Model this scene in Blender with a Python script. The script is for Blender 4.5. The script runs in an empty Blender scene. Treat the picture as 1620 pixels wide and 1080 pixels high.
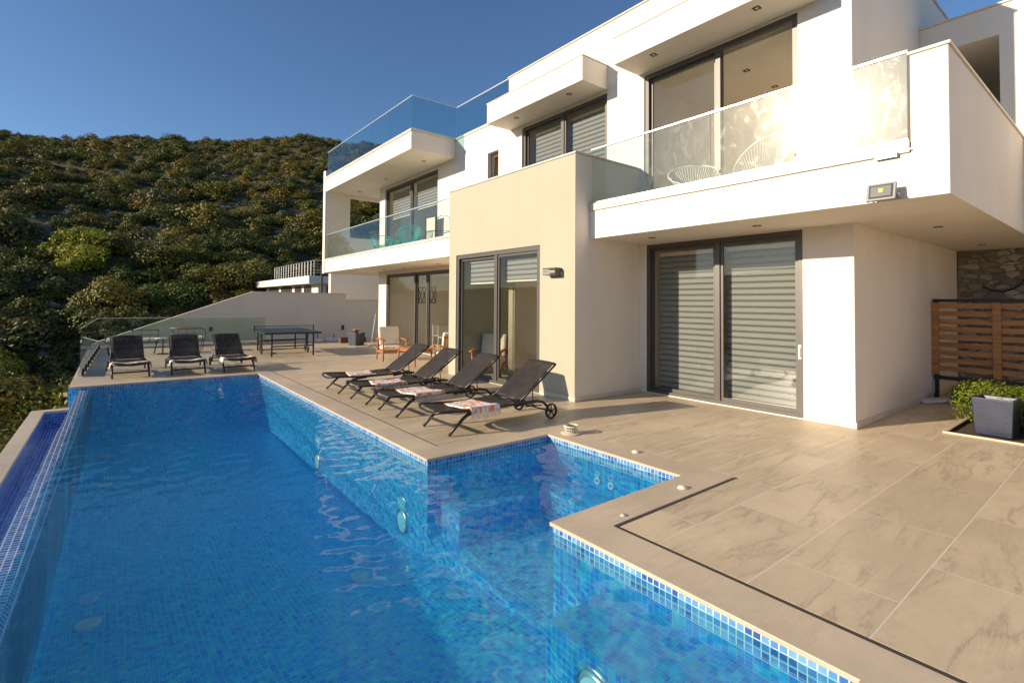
import bpy, bmesh, math, random
import numpy as np
from mathutils import Vector, Matrix, Euler
random.seed(7); np.random.seed(7)
S = bpy.context.scene
C = S.collection
R = math.radians

# ------------------------------------------------------------------ camera
cam = bpy.data.cameras.new('camera'); camo = bpy.data.objects.new('camera', cam); C.objects.link(camo)
yaw, pit, rol = .66702, -.02458, .0069
cy, sy_ = math.cos(yaw), math.sin(yaw); cp, sp = math.cos(pit), math.sin(pit); cr, sr = math.cos(rol), math.sin(rol)
Ry = Matrix(((cy,0,-sy_),(0,1,0),(sy_,0,cy))); Rx = Matrix(((1,0,0),(0,cp,-sp),(0,sp,cp))); Rz = Matrix(((cr,-sr,0),(sr,cr,0),(0,0,1)))
RR = Rz @ Rx @ Ry
tob = lambda v: Vector((v[0], v[2], -v[1]))
right, down, fwd = tob(RR[0]), tob(RR[1]), tob(RR[2])
M = Matrix((right, -down, -fwd)).transposed().to_4x4(); M.translation = Vector((0,0,1.75))
camo.matrix_world = M
cam.sensor_fit = 'HORIZONTAL'; cam.sensor_width = 36; cam.lens = 801.32/1620*36; cam.shift_y = -(540-458.54)/1620
cam.clip_end = 5000; cam.clip_start = .05
S.camera = camo

# ------------------------------------------------------------------ sky, sun, exposure
SUN = Vector((-.8957, .3298, .2984)).normalized()
EL = math.asin(SUN.z); AZ = math.atan2(SUN.x, SUN.y)
w = bpy.data.worlds.new('World'); S.world = w; w.use_nodes = True
nt = w.node_tree; bg = nt.nodes['Background']
sky = nt.nodes.new('ShaderNodeTexSky'); sky.sky_type = 'NISHITA'; sky.sun_disc = False
sky.sun_elevation = EL; sky.sun_rotation = AZ; sky.altitude = 100; sky.air_density = .9; sky.dust_density = .5; sky.ozone_density = 4.5
nt.links.new(sky.outputs[0], bg.inputs[0]); bg.inputs[1].default_value = .077
sl = bpy.data.lights.new('sun', 'SUN'); sl.energy = 3.5; sl.angle = R(.5); sl.color = (1, .85, .66)
so = bpy.data.objects.new('sun', sl); C.objects.link(so)
so.rotation_mode = 'QUATERNION'; so.rotation_quaternion = SUN.to_track_quat('Z', 'Y'); so.location = (-10, 4, 20)
S.view_settings.view_transform = 'Standard'; S.view_settings.look = 'None'; S.view_settings.exposure = .95; S.view_settings.gamma = 1
cyc = S.cycles
cyc.use_denoising = True
cyc.max_bounces = 14; cyc.diffuse_bounces = 5; cyc.glossy_bounces = 5; cyc.transmission_bounces = 8; cyc.transparent_max_bounces = 24
cyc.sample_clamp_indirect = 4; cyc.caustics_reflective = False; cyc.caustics_refractive = True
try: sl.cycles.is_caustics_light = True
except Exception: pass

# ------------------------------------------------------------------ helpers
WL = {}
def tag(o, label=None, cat=None, group=None, kind=None):
    if label: o['label'] = label
    if cat: o['category'] = cat
    if group: o['group'] = group
    if kind: o['kind'] = kind
    return o
def empty(name, loc, rz=0, label=None, cat=None, group=None):
    o = bpy.data.objects.new(name, None); C.objects.link(o); o.location = loc; o.rotation_euler = (0,0,rz)
    o.empty_display_size = .1
    WL[o.name] = Vector(loc)
    return tag(o, label, cat, group)
def link(o, parent=None, world=False):
    C.objects.link(o)
    if parent is not None:
        o.parent = parent
        if world:
            o.matrix_parent_inverse = Matrix.Translation(-WL.get(parent.name, Vector((0,0,0))))
        WL[o.name] = Vector((0,0,0)) if world else Vector((0,0,0))
    return o
class MB:
    def __init__(s): s.v=[]; s.f=[]; s.mi=[]
    def add(s, vs, fs, mi=0):
        n=len(s.v); s.v += [tuple(v) for v in vs]; s.f += [tuple(i+n for i in f) for f in fs]; s.mi += [mi]*len(fs); return s
    def box(s, x0,y0,z0,x1,y1,z1, mi=0, T=None):
        vs=[Vector(p) for p in ((x0,y0,z0),(x1,y0,z0),(x1,y1,z0),(x0,y1,z0),(x0,y0,z1),(x1,y0,z1),(x1,y1,z1),(x0,y1,z1))]
        if T is not None: vs=[T@p for p in vs]
        return s.add(vs, ((0,3,2,1),(4,5,6,7),(0,1,5,4),(1,2,6,5),(2,3,7,6),(3,0,4,7)), mi)
    def prism(s, poly, z0, z1, mi=0, T=None):
        n=len(poly); vs=[Vector((x,y,z0)) for x,y in poly]+[Vector((x,y,z1)) for x,y in poly]
        if T is not None: vs=[T@p for p in vs]
        fs=[tuple(range(n-1,-1,-1)), tuple(range(n,2*n))]+[(i,(i+1)%n,n+(i+1)%n,n+i) for i in range(n)]
        return s.add(vs,fs,mi)
    def tube(s, pts, r, seg=8, closed=False, mi=0, cap=True):
        pts=[Vector(p) for p in pts]; n=len(pts); rs = r if isinstance(r,(list,tuple)) else [r]*n
        tan=[]
        for i in range(n):
            a=pts[i-1] if (i>0 or closed) else pts[i]; b=pts[(i+1)%n] if (i<n-1 or closed) else pts[i]
            t=(b-a); tan.append(t.normalized() if t.length>1e-9 else Vector((0,0,1)))
        up=Vector((0,0,1)) if abs(tan[0].z)<.9 else Vector((1,0,0))
        u=tan[0].cross(up).normalized(); vs=[]
        for i in range(n):
            u=(u-tan[i]*u.dot(tan[i])); u=u.normalized() if u.length>1e-6 else tan[i].orthogonal().normalized()
            w_=tan[i].cross(u)
            for k in range(seg):
                a=2*math.pi*k/seg+math.pi/seg; vs.append(pts[i]+(u*math.cos(a)+w_*math.sin(a))*rs[i])
        fs=[]
        for i in range(n if closed else n-1):
            j=(i+1)%n
            for k in range(seg):
                l=(k+1)%seg; fs.append((i*seg+k,i*seg+l,j*seg+l,j*seg+k))
        if not closed and cap: fs+= [tuple(range(seg-1,-1,-1)), tuple((n-1)*seg+k for k in range(seg))]
        return s.add(vs,fs,mi)
    def lathe(s, prof, c=(0,0,0), seg=20, mi=0, axis='Z'):
        vs=[]; n=len(prof)
        for k in range(seg):
            a=2*math.pi*k/seg
            for r,z in prof:
                p=(r*math.cos(a), r*math.sin(a), z)
                if axis=='Y': p=(p[0],p[2],p[1])
                if axis=='X': p=(p[2],p[0],p[1])
                vs.append((p[0]+c[0],p[1]+c[1],p[2]+c[2]))
        fs=[(k*n+i, ((k+1)%seg)*n+i, ((k+1)%seg)*n+i+1, k*n+i+1) for k in range(seg) for i in range(n-1)]
        return s.add(vs,fs,mi)
    def grid(s, fn, nu, nv, mi=0):
        vs=[fn(i/nu, j/nv) for i in range(nu+1) for j in range(nv+1)]
        fs=[(i*(nv+1)+j,(i+1)*(nv+1)+j,(i+1)*(nv+1)+j+1,i*(nv+1)+j+1) for i in range(nu) for j in range(nv)]
        return s.add(vs,fs,mi)
    def build(s, name, mat, parent=None, world=False, smooth=False, bevel=0, solid=0):
        me=bpy.data.meshes.new(name); me.from_pydata(s.v,[],s.f); me.update()
        mats = mat if isinstance(mat,(list,tuple)) else [mat]
        for m in mats: me.materials.append(m)
        if len(mats)>1: me.polygons.foreach_set('material_index', s.mi)
        uv=me.uv_layers.new(name='UVMap'); L=uv.data
        co=[v.co for v in me.vertices]
        for p in me.polygons:
            n=p.normal; ax=max(range(3), key=lambda i: abs(n[i]))
            for li in p.loop_indices:
                c=co[me.loops[li].vertex_index]
                L[li].uv=(c.y,c.z) if ax==0 else ((c.x,c.z) if ax==1 else (c.x,c.y))
        if smooth: me.polygons.foreach_set('use_smooth',[True]*len(me.polygons))
        o=bpy.data.objects.new(name, me); link(o,parent,world)
        if solid:
            m=o.modifiers.new('solid','SOLIDIFY'); m.thickness=solid; m.offset=0
        if bevel:
            m=o.modifiers.new('bevel','BEVEL'); m.width=bevel; m.segments=2; m.limit_method='ANGLE'; m.angle_limit=R(40)
        return o
def vox(ops, name, mat, parent=None, world=False, bevel=0):
    # ops: ('+'/'-', x0,y0,z0,x1,y1,z1) solid boxes combined into one closed mesh
    ax=[sorted({round(o[1+i],4) for o in ops}|{round(o[4+i],4) for o in ops}) for i in range(3)]
    idx=[{v:i for i,v in enumerate(a)} for a in ax]
    g=np.zeros([len(a)+1 for a in ax],bool)
    for o in ops:
        a=[idx[i][round(o[1+i],4)] for i in range(3)]; b=[idx[i][round(o[4+i],4)] for i in range(3)]
        g[a[0]+1:b[0]+1,a[1]+1:b[1]+1,a[2]+1:b[2]+1]=(o[0]=='+')
    bm=MB(); vid={}
    def V(i,j,k):
        if (i,j,k) not in vid: vid[(i,j,k)]=len(bm.v); bm.v.append((ax[0][i],ax[1][j],ax[2][k]))
        return vid[(i,j,k)]
    for i,j,k in zip(*np.nonzero(g)):
        a,b,c=i-1,j-1,k-1
        if not g[i-1,j,k]: bm.f.append((V(a,b,c),V(a,b,c+1),V(a,b+1,c+1),V(a,b+1,c)))
        if not g[i+1,j,k]: bm.f.append((V(i,b,c),V(i,b+1,c),V(i,b+1,c+1),V(i,b,c+1)))
        if not g[i,j-1,k]: bm.f.append((V(a,b,c),V(a+1,b,c),V(a+1,b,c+1),V(a,b,c+1)))
        if not g[i,j+1,k]: bm.f.append((V(a,j,c),V(a,j,c+1),V(a+1,j,c+1),V(a+1,j,c)))
        if not g[i,j,k-1]: bm.f.append((V(a,b,c),V(a,b+1,c),V(a+1,b+1,c),V(a+1,b,c)))
        if not g[i,j,k+1]: bm.f.append((V(a,b,k),V(a+1,b,k),V(a+1,b+1,k),V(a,b+1,k)))
    bm.mi=[0]*len(bm.f)
    o=bm.build(name,mat,parent,world)
    if bevel:
        m=o.modifiers.new('bevel','BEVEL'); m.width=bevel; m.segments=2; m.limit_method='ANGLE'; m.angle_limit=R(40)
    return o
def copy_tree(o, parent=None):
    c=o.copy(); C.objects.link(c)
    if parent is not None: c.parent=parent
    for ch in list(o.children): copy_tree(ch,c)
    return c

# ------------------------------------------------------------------ materials
def mat(name):
    m=bpy.data.materials.new(name); m.use_nodes=True; t=m.node_tree; return m,t,t.nodes['Principled BSDF']
def N(t,kind,**kw):
    n=t.nodes.new('ShaderNode'+kind)
    for k,v in kw.items():
        if k.startswith('i_'): n.inputs[k[2:].replace('_',' ')].default_value=v
        elif k.startswith('n_'): n.inputs[int(k[2:])].default_value=v
        else: setattr(n,k,v)
    return n
def ramp(t,stops,src=None,interp='LINEAR'):
    n=t.nodes.new('ShaderNodeValToRGB'); cr_=n.color_ramp; cr_.interpolation=interp
    while len(cr_.elements)<len(stops): cr_.elements.new(.5)
    for e,(p,c) in zip(cr_.elements,stops): e.position=p; e.color=(*c,1) if len(c)==3 else c
    if src is not None: t.links.new(src,n.inputs[0])
    return n
def mixc(t,fac,a,b,mode='MIX'):
    n=t.nodes.new('ShaderNodeMix'); n.data_type='RGBA'; n.blend_type=mode
    for s_,i in ((fac,0),(a,6),(b,7)):
        if isinstance(s_,(int,float)): n.inputs[i].default_value=s_
        elif isinstance(s_,tuple): n.inputs[i].default_value=(*s_,1)
        else: t.links.new(s_,n.inputs[i])
    return n.outputs[2]
def mth(t,op,a,b=None,c=None):
    n=t.nodes.new('ShaderNodeMath'); n.operation=op
    for i,s_ in enumerate((a,b,c)):
        if s_ is None: continue
        if isinstance(s_,(int,float)): n.inputs[i].default_value=s_
        else: t.links.new(s_,n.inputs[i])
    return n.outputs[0]
def simple(name,col,rough=.5,metal=0,var=.06,scale=6,bump=0,bscale=60,spec=.5):
    m,t,p=mat(name); co=N(t,'TexCoord').outputs['Object']
    nz=N(t,'TexNoise',i_Scale=scale,i_Detail=5.); t.links.new(co,nz.inputs[0])
    c=ramp(t,[(.3,tuple(x*(1-var) for x in col)),(.7,tuple(min(1,x*(1+var)) for x in col))],nz.outputs[0])
    t.links.new(c.outputs[0],p.inputs['Base Color']); p.inputs['Roughness'].default_value=rough; p.inputs['Metallic'].default_value=metal
    p.inputs['Specular IOR Level'].default_value=spec
    if bump:
        n2=N(t,'TexNoise',i_Scale=bscale,i_Detail=3.); t.links.new(co,n2.inputs[0])
        b=N(t,'Bump',i_Strength=bump,i_Distance=.004); t.links.new(n2.outputs[0],b.inputs['Height']); t.links.new(b.outputs[0],p.inputs['Normal'])
    return m
def plaster(name,col):
    m,t,p=mat(name); co=N(t,'TexCoord').outputs['Object']
    a=N(t,'TexNoise',i_Scale=.6,i_Detail=6.,i_Roughness=.6); t.links.new(co,a.inputs[0])
    # faint rain streaks: noise stretched along z
    mp=N(t,'Mapping'); mp.inputs['Scale'].default_value=(2.2,2.2,.35); t.links.new(co,mp.inputs[0])
    b=N(t,'TexNoise',i_Scale=1.0,i_Detail=4.); t.links.new(mp.outputs[0],b.inputs[0])
    f=mth(t,'ADD',mth(t,'MULTIPLY',a.outputs[0],.6),mth(t,'MULTIPLY',b.outputs[0],.4))
    c=ramp(t,[(.28,tuple(x*.92 for x in col)),(.5,tuple(x*.97 for x in col)),(.66,tuple(x*1.03 for x in col))],f); t.links.new(c.outputs[0],p.inputs['Base Color'])
    p.inputs['Roughness'].default_value=.75; p.inputs['Specular IOR Level'].default_value=.25
    n2=N(t,'TexNoise',i_Scale=180.,i_Detail=2.); t.links.new(co,n2.inputs[0])
    n3=N(t,'TexNoise',i_Scale=1.6,i_Detail=2.); t.links.new(co,n3.inputs[0])
    bb=N(t,'Bump',i_Strength=.25,i_Distance=.003); t.links.new(n2.outputs[0],bb.inputs['Height'])
    b3=N(t,'Bump',i_Strength=.35,i_Distance=.02); t.links.new(n3.outputs[0],b3.inputs['Height']); t.links.new(bb.outputs[0],b3.inputs['Normal'])
    t.links.new(b3.outputs[0],p.inputs['Normal'])
    return m
M_white=plaster('white_render',(.82,.755,.655)); M_green=plaster('pale_green_render',(.46,.43,.315)); M_int=plaster('interior_paint',(.62,.57,.48))
M_grey=plaster('grey_boundary_render',(.66,.63,.57))
M_cap=simple('marble_cap',(.66,.58,.49),.45,var=.1,scale=4)
M_frame=simple('anthracite_aluminium',(.105,.094,.082),.42,.3,var=.05,scale=9)
M_dark=simple('black_powder_coat',(.022,.018,.015),.38,.1,var=.1)
M_steel=simple('brushed_steel',(.62,.60,.57),.28,1,var=.05)
M_alu=simple('aluminium_rail',(.78,.76,.73),.3,.8,var=.03)
M_black=simple('black_plastic',(.015,.015,.016),.5)
M_grate=simple('dark_drain',(.05,.042,.034),.7)

def glass(name,tint=(.86,.93,.89),dirt=0,ior=1.5):
    m,t,p=mat(name); t.nodes.remove(p); out=t.nodes['Material Output']
    tr=N(t,'BsdfTransparent'); tr.inputs[0].default_value=(*tint,1)
    gl=N(t,'BsdfGlossy'); gl.inputs['Roughness'].default_value=.0; gl.inputs[0].default_value=(1,1,1,1)
    lw=N(t,'LayerWeight',i_Blend=.5); f0=((ior-1)/(ior+1))**2
    fr=mth(t,'ADD',f0,mth(t,'MULTIPLY',mth(t,'POWER',lw.outputs['Facing'],5.),(1-f0)*.6)); mx=N(t,'MixShader'); t.links.new(fr,mx.inputs[0]); t.links.new(tr.outputs[0],mx.inputs[1]); t.links.new(gl.outputs[0],mx.inputs[2])
    last=mx.outputs[0]
    if dirt:
        co=N(t,'TexCoord').outputs['Object']
        nz=N(t,'TexNoise',i_Scale=2.3,i_Detail=6.,i_Roughness=.62,i_Distortion=2.2); t.links.new(co,nz.inputs[0])
        mp=N(t,'Mapping'); mp.inputs['Scale'].default_value=(3,3.2,1.6); t.links.new(co,mp.inputs[0])
        n2=N(t,'TexNoise',i_Scale=1.3,i_Detail=7.,i_Distortion=3.); t.links.new(mp.outputs[0],n2.inputs[0])
        f=ramp(t,[(.46,(.42,.42,.42)),(.60,(.52,.52,.52)),(.635,(1,1,1)),(.66,(.6,.6,.6)),(.72,(1,1,1))],mth(t,'MAXIMUM',nz.outputs[0],n2.outputs[0]))
        g1=N(t,'BsdfGlossy'); g1.inputs['Roughness'].default_value=.13; g1.inputs[0].default_value=(1,.97,.9,1)
        g2=N(t,'BsdfGlossy'); g2.inputs['Roughness'].default_value=.30; g2.inputs[0].default_value=(1,.97,.9,1)
        gg=N(t,'MixShader',n_0=.75); t.links.new(g1.outputs[0],gg.inputs[1]); t.links.new(g2.outputs[0],gg.inputs[2])
        m2=N(t,'MixShader'); t.links.new(mth(t,'MULTIPLY',f.outputs[0],dirt),m2.inputs[0]); t.links.new(last,m2.inputs[1]); t.links.new(gg.outputs[0],m2.inputs[2]); last=m2.outputs[0]
    t.links.new(last,out.inputs[0]); return m
M_glass=glass('clear_glass',(.90,.94,.90)); M_rail_glass=glass('greenish_railing_glass',(.90,.945,.91),dirt=.002,ior=1.3); M_dirty=glass('smeared_railing_glass',(.91,.94,.905),dirt=.020,ior=1.35)
M_roofglass=glass('blue_tinted_glass',(.78,.88,.885),dirt=.002,ior=1.3)
M_door=glass('door_glass',(.95,.96,.94),ior=1.38)

def mosaic(name,cols,grout,pitch=.0465,gw=.055,rough=.12):
    m,t,p=mat(name); uv=N(t,'TexCoord').outputs['UV']
    mp=N(t,'Mapping'); mp.inputs['Scale'].default_value=(1/pitch,1/pitch,1); mp.inputs['Location'].default_value=(.013,.602,0); t.links.new(uv,mp.inputs[0])
    sx=N(t,'SeparateXYZ'); t.links.new(mp.outputs[0],sx.inputs[0])
    fx=mth(t,'FRACT',sx.outputs[0]); fy=mth(t,'FRACT',sx.outputs[1])
    d=mth(t,'MINIMUM',mth(t,'SUBTRACT',.5,mth(t,'ABSOLUTE',mth(t,'SUBTRACT',fx,.5))),mth(t,'SUBTRACT',.5,mth(t,'ABSOLUTE',mth(t,'SUBTRACT',fy,.5))))
    g=mth(t,'LESS_THAN',d,gw)
    fl=N(t,'VectorMath',operation='FLOOR'); t.links.new(mp.outputs[0],fl.inputs[0])
    wn=N(t,'TexWhiteNoise'); t.links.new(fl.outputs[0],wn.inputs[0])
    c=ramp(t,cols,wn.outputs[0],'CONSTANT')
    vn=N(t,'TexNoise',i_Scale=14.,i_Detail=4.); t.links.new(uv,vn.inputs[0])
    cc=mixc(t,.35,c.outputs[0],ramp(t,[(.35,(.5,.5,.5)),(.65,(1.25,1.25,1.25))],vn.outputs[0]).outputs[0],'MULTIPLY')
    t.links.new(mixc(t,g,cc,grout),p.inputs['Base Color'])
    t.links.new(mth(t,'ADD',rough,mth(t,'MULTIPLY',g,.5)),p.inputs['Roughness'])
    b=N(t,'Bump',i_Strength=.5,i_Distance=.0015); t.links.new(mth(t,'MINIMUM',mth(t,'MULTIPLY',d,8),1),b.inputs['Height']); t.links.new(b.outputs[0],p.inputs['Normal'])
    return m
M_mos=mosaic('pool_mosaic',[(0,(.006,.27,.82)),(.12,(.008,.42,.92)),(.32,(.010,.54,.95)),(.5,(.015,.64,.95)),(.68,(.03,.74,.92)),(.82,(.010,.48,.95)),(.93,(.08,.84,.90))],(.42,.60,.70))
M_band=mosaic('waterline_mosaic',[(0,(.04,.12,.36)),(.2,(.09,.24,.52)),(.4,(.13,.32,.58)),(.6,(.18,.38,.60)),(.8,(.10,.28,.56)),(.93,(.05,.15,.42))],(.66,.68,.70),gw=.07)
M_weir=mosaic('weir_mosaic',[(0,(.03,.09,.32)),(.25,(.05,.15,.45)),(.5,(.08,.22,.52)),(.75,(.05,.17,.48)),(.9,(.11,.28,.56))],(.60,.64,.68),gw=.075)
M_mos2=mosaic('deep_blue_mosaic',[(0,(.012,.06,.30)),(.25,(.02,.11,.46)),(.5,(.03,.17,.56)),(.75,(.02,.13,.50)),(.9,(.05,.24,.60))],(.50,.56,.62))

def stone_tiles(name,base,vein,tiled=True,sx=1.34,sy=.66,ox=0.,oy=0.):
    m,t,p=mat(name); co=N(t,'TexCoord').outputs['Object']
    if tiled:
        mp=N(t,'Mapping'); mp.inputs['Location'].default_value=(ox,oy,0); t.links.new(co,mp.inputs[0])
        br=N(t,'TexBrick',offset=.5,offset_frequency=2); t.links.new(mp.outputs[0],br.inputs[0])
        br.inputs['Scale'].default_value=1; br.inputs['Brick Width'].default_value=sx; br.inputs['Row Height'].default_value=sy
        br.inputs['Mortar Size'].default_value=.0045; br.inputs['Mortar Smooth'].default_value=.1; br.inputs['Bias'].default_value=0
        br.inputs['Color1'].default_value=(0,0,0,1); br.inputs['Color2'].default_value=(1,1,1,1); br.inputs['Mortar'].default_value=(.5,.5,.5,1)
        off=N(t,'VectorMath',operation='SCALE'); off.inputs['Scale'].default_value=37.; t.links.new(br.outputs[0],off.inputs[0])
        ad=N(t,'VectorMath',operation='ADD'); t.links.new(co,ad.inputs[0]); t.links.new(off.outputs[0],ad.inputs[1]); src=ad.outputs[0]
    else: src=co
    mp2=N(t,'Mapping'); mp2.inputs['Rotation'].default_value=(0,0,R(-63)); mp2.inputs['Scale'].default_value=(.42,2.3,1); t.links.new(src,mp2.inputs[0])
    n1=N(t,'TexNoise',i_Scale=1.3,i_Detail=10.,i_Roughness=.62,i_Distortion=.35); t.links.new(mp2.outputs[0],n1.inputs[0])
    v=mth(t,'ABSOLUTE',mth(t,'SUBTRACT',n1.outputs[0],.5))
    n2=N(t,'TexNoise',i_Scale=1.1,i_Detail=5.,i_Roughness=.6); t.links.new(src,n2.inputs[0])
    n3=N(t,'TexNoise',i_Scale=22.,i_Detail=6.,i_Roughness=.7); t.links.new(co,n3.inputs[0])
    vm=mth(t,'MULTIPLY',ramp(t,[(0,(1,1,1)),(.008,(.62,.62,.62)),(.02,(.28,.28,.28)),(.07,(0,0,0))],v).outputs[0],ramp(t,[(.36,(0,0,0)),(.54,(1,1,1))],n2.outputs[0]).outputs[0])
    b1=mixc(t,ramp(t,[(.35,(0,0,0)),(.65,(1,1,1))],n2.outputs[0]).outputs[0],tuple(x*.86 for x in base),tuple(x*1.08 for x in base))
    b1=mixc(t,mth(t,'MULTIPLY',vm,.52 if tiled else .25),b1,vein)
    b1=mixc(t,.5,b1,ramp(t,[(.3,(.84,.84,.84)),(.7,(1.1,1.1,1.1))],n3.outputs[0]).outputs[0],'MULTIPLY')
    if tiled:
        b1=mixc(t,mth(t,'MULTIPLY',br.outputs['Fac'],.85),b1,(.76,.66,.53))
    n4=N(t,'TexNoise',i_Scale=.35,i_Detail=3.); t.links.new(co,n4.inputs[0])
    b1=mixc(t,.6,b1,ramp(t,[(.35,(.86,.85,.84)),(.65,(1.08,1.07,1.06))],n4.outputs[0]).outputs[0],'MULTIPLY')
    t.links.new(b1,p.inputs['Base Color'])
    t.links.new(mth(t,'ADD',.34,mth(t,'MULTIPLY',n3.outputs[0],.25)),p.inputs['Roughness'])
    bb=N(t,'Bump',i_Strength=.25,i_Distance=.002); t.links.new(n3.outputs[0],bb.inputs['Height'])
    if tiled:
        b2=N(t,'Bump',i_Strength=.6,i_Distance=.002,invert=True); t.links.new(br.outputs['Fac'],b2.inputs['Height']); t.links.new(bb.outputs[0],b2.inputs['Normal']); t.links.new(b2.outputs[0],p.inputs['Normal'])
    else: t.links.new(bb.outputs[0],p.inputs['Normal'])
    return m
# tile joints measured at x=4.34, 5.68 in the row y .955-1.615
M_tile=stone_tiles('veined_terrace_tile',(.645,.51,.335),(.22,.165,.11),True,1.34,.66,-4.34+1.34*4,-.955+.66*10)
M_coping=stone_tiles('beige_coping_stone',(.63,.505,.355),(.42,.31,.20),False)

def water_mat():
    m,t,p=mat('pool_water'); t.nodes.remove(p); out=t.nodes['Material Output']
    g=N(t,'BsdfRefraction',i_IOR=1.05,i_Roughness=0.); g.inputs[0].default_value=(.70,1,1,1)
    tl=N(t,'BsdfTranslucent'); tl.inputs[0].default_value=(.75,1,1,1)   # translucent share added to brighten the basin and haze its walls
    tr=N(t,'BsdfTransparent'); tr.inputs[0].default_value=(.70,1,1,1); a0=N(t,'MixShader',n_0=.66); t.links.new(g.outputs[0],a0.inputs[1]); t.links.new(tr.outputs[0],a0.inputs[2])
    a=N(t,'MixShader',n_0=.10); t.links.new(a0.outputs[0],a.inputs[1]); t.links.new(tl.outputs[0],a.inputs[2])
    gl=N(t,'BsdfGlossy'); gl.inputs['Roughness'].default_value=.015
    lw=N(t,'LayerWeight',i_Blend=.5); fr=mth(t,'ADD',.02,mth(t,'MULTIPLY',mth(t,'POWER',lw.outputs['Facing'],5.),.5)); mx=N(t,'MixShader'); t.links.new(fr,mx.inputs[0]); t.links.new(a.outputs[0],mx.inputs[1]); t.links.new(gl.outputs[0],mx.inputs[2])
    t.links.new(mx.outputs[0],out.inputs[0]); return m
M_water=water_mat()

def blind_mat(pitch=.125,name='zebra_blind',o=0.):
    m,t,p=mat(name); uv=N(t,'TexCoord').outputs['Object']; sx=N(t,'SeparateXYZ'); t.links.new(uv,sx.inputs[0])
    f=mth(t,'FRACT',mth(t,'MULTIPLY',mth(t,'ADD',sx.outputs[2],o),1/pitch))
    op=mth(t,'GREATER_THAN',f,.38)
    out=t.nodes['Material Output']; tr=N(t,'BsdfTransparent'); tr.inputs[0].default_value=(.62,.60,.56,1)
    d=N(t,'BsdfDiffuse'); d.inputs[0].default_value=(.33,.33,.315,1)
    tl=N(t,'BsdfTranslucent'); tl.inputs[0].default_value=(.5,.47,.4,1); dm=N(t,'MixShader',n_0=.2); t.links.new(d.outputs[0],dm.inputs[1]); t.links.new(tl.outputs[0],dm.inputs[2])
    sheer=N(t,'MixShader',n_0=.30); t.links.new(tr.outputs[0],sheer.inputs[1]); t.links.new(d.outputs[0],sheer.inputs[2])
    mx=N(t,'MixShader'); t.links.new(op,mx.inputs[0]); t.links.new(sheer.outputs[0],mx.inputs[1]); t.links.new(dm.outputs[0],mx.inputs[2]); t.links.new(mx.outputs[0],out.inputs[0])
    return m
M_blind=blind_mat(.105); M_blind2=blind_mat(.09,'zebra_blind_fine')

def fabric(name,col,trans=.12,rough=.85,lo=.75,hi=1.3):
    m,t,p=mat(name); co=N(t,'TexCoord').outputs['Object']; out=t.nodes['Material Output']
    n=N(t,'TexNoise',i_Scale=9.,i_Detail=5.); t.links.new(co,n.inputs[0])
    c=ramp(t,[(.3,tuple(x*lo for x in col)),(.7,tuple(x*hi for x in col))],n.outputs[0]); t.links.new(c.outputs[0],p.inputs['Base Color'])
    p.inputs['Roughness'].default_value=rough; p.inputs['Specular IOR Level'].default_value=.3
    wv=N(t,'TexNoise',i_Scale=420.); t.links.new(co,wv.inputs[0]); b=N(t,'Bump',i_Strength=.3,i_Distance=.001); t.links.new(wv.outputs[0],b.inputs['Height']); t.links.new(b.outputs[0],p.inputs['Normal'])
    if trans:
        tr=N(t,'BsdfTransparent'); mx=N(t,'MixShader',n_0=trans); t.links.new(p.outputs[0],mx.inputs[1]); t.links.new(tr.outputs[0],mx.inputs[2]); t.links.new(mx.outputs[0],out.inputs[0])
    return m
M_sling=fabric('charcoal_textilene',(.040,.033,.027),.16,.6)
M_cream=fabric('cream_cushion',(.74,.66,.52),0,.85,.94,1.05)
def towel_mat():
    m,t,p=mat('patterned_towel'); co0=N(t,'TexCoord').outputs['Object']; oi=N(t,'ObjectInfo'); sc_=N(t,'VectorMath',operation='SCALE'); sc_.inputs['Scale'].default_value=1.; av=N(t,'VectorMath',operation='ADD'); cmb=N(t,'CombineXYZ'); t.links.new(mth(t,'MULTIPLY',oi.outputs['Random'],31.),cmb.inputs[0]); t.links.new(mth(t,'MULTIPLY',oi.outputs['Random'],17.),cmb.inputs[1]); t.links.new(co0,av.inputs[0]); t.links.new(cmb.outputs[0],av.inputs[1]); co=av.outputs[0]
    mp=N(t,'Mapping'); mp.inputs['Scale'].default_value=(26,20,5); t.links.new(co,mp.inputs[0])
    vo=N(t,'TexVoronoi',i_Scale=1.); t.links.new(mp.outputs[0],vo.inputs[0]); nz=N(t,'TexNoise',i_Scale=5.,i_Detail=4.); t.links.new(co,nz.inputs[0])
    sx=N(t,'SeparateXYZ'); t.links.new(vo.outputs['Color'],sx.inputs[0])
    c=ramp(t,[(0,(.72,.68,.62)),(.36,(.80,.30,.12)),(.52,(.78,.74,.70)),(.72,(.30,.36,.48)),(.82,(.82,.42,.20)),(.93,(.75,.71,.66))],mth(t,'ADD',mth(t,'MULTIPLY',sx.outputs[0],.45),mth(t,'MULTIPLY',nz.outputs[0],.55)),'CONSTANT')
    t.links.new(c.outputs[0],p.inputs['Base Color']); p.inputs['Roughness'].default_value=.95
    n=N(t,'TexNoise',i_Scale=160.); t.links.new(co,n.inputs[0]); b=N(t,'Bump',i_Strength=.5,i_Distance=.003); t.links.new(n.outputs[0],b.inputs['Height']); t.links.new(b.outputs[0],p.inputs['Normal'])
    return m
M_towel=towel_mat(); M_fringe=simple('fringe_yarn',(.70,.66,.62),.95)
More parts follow.
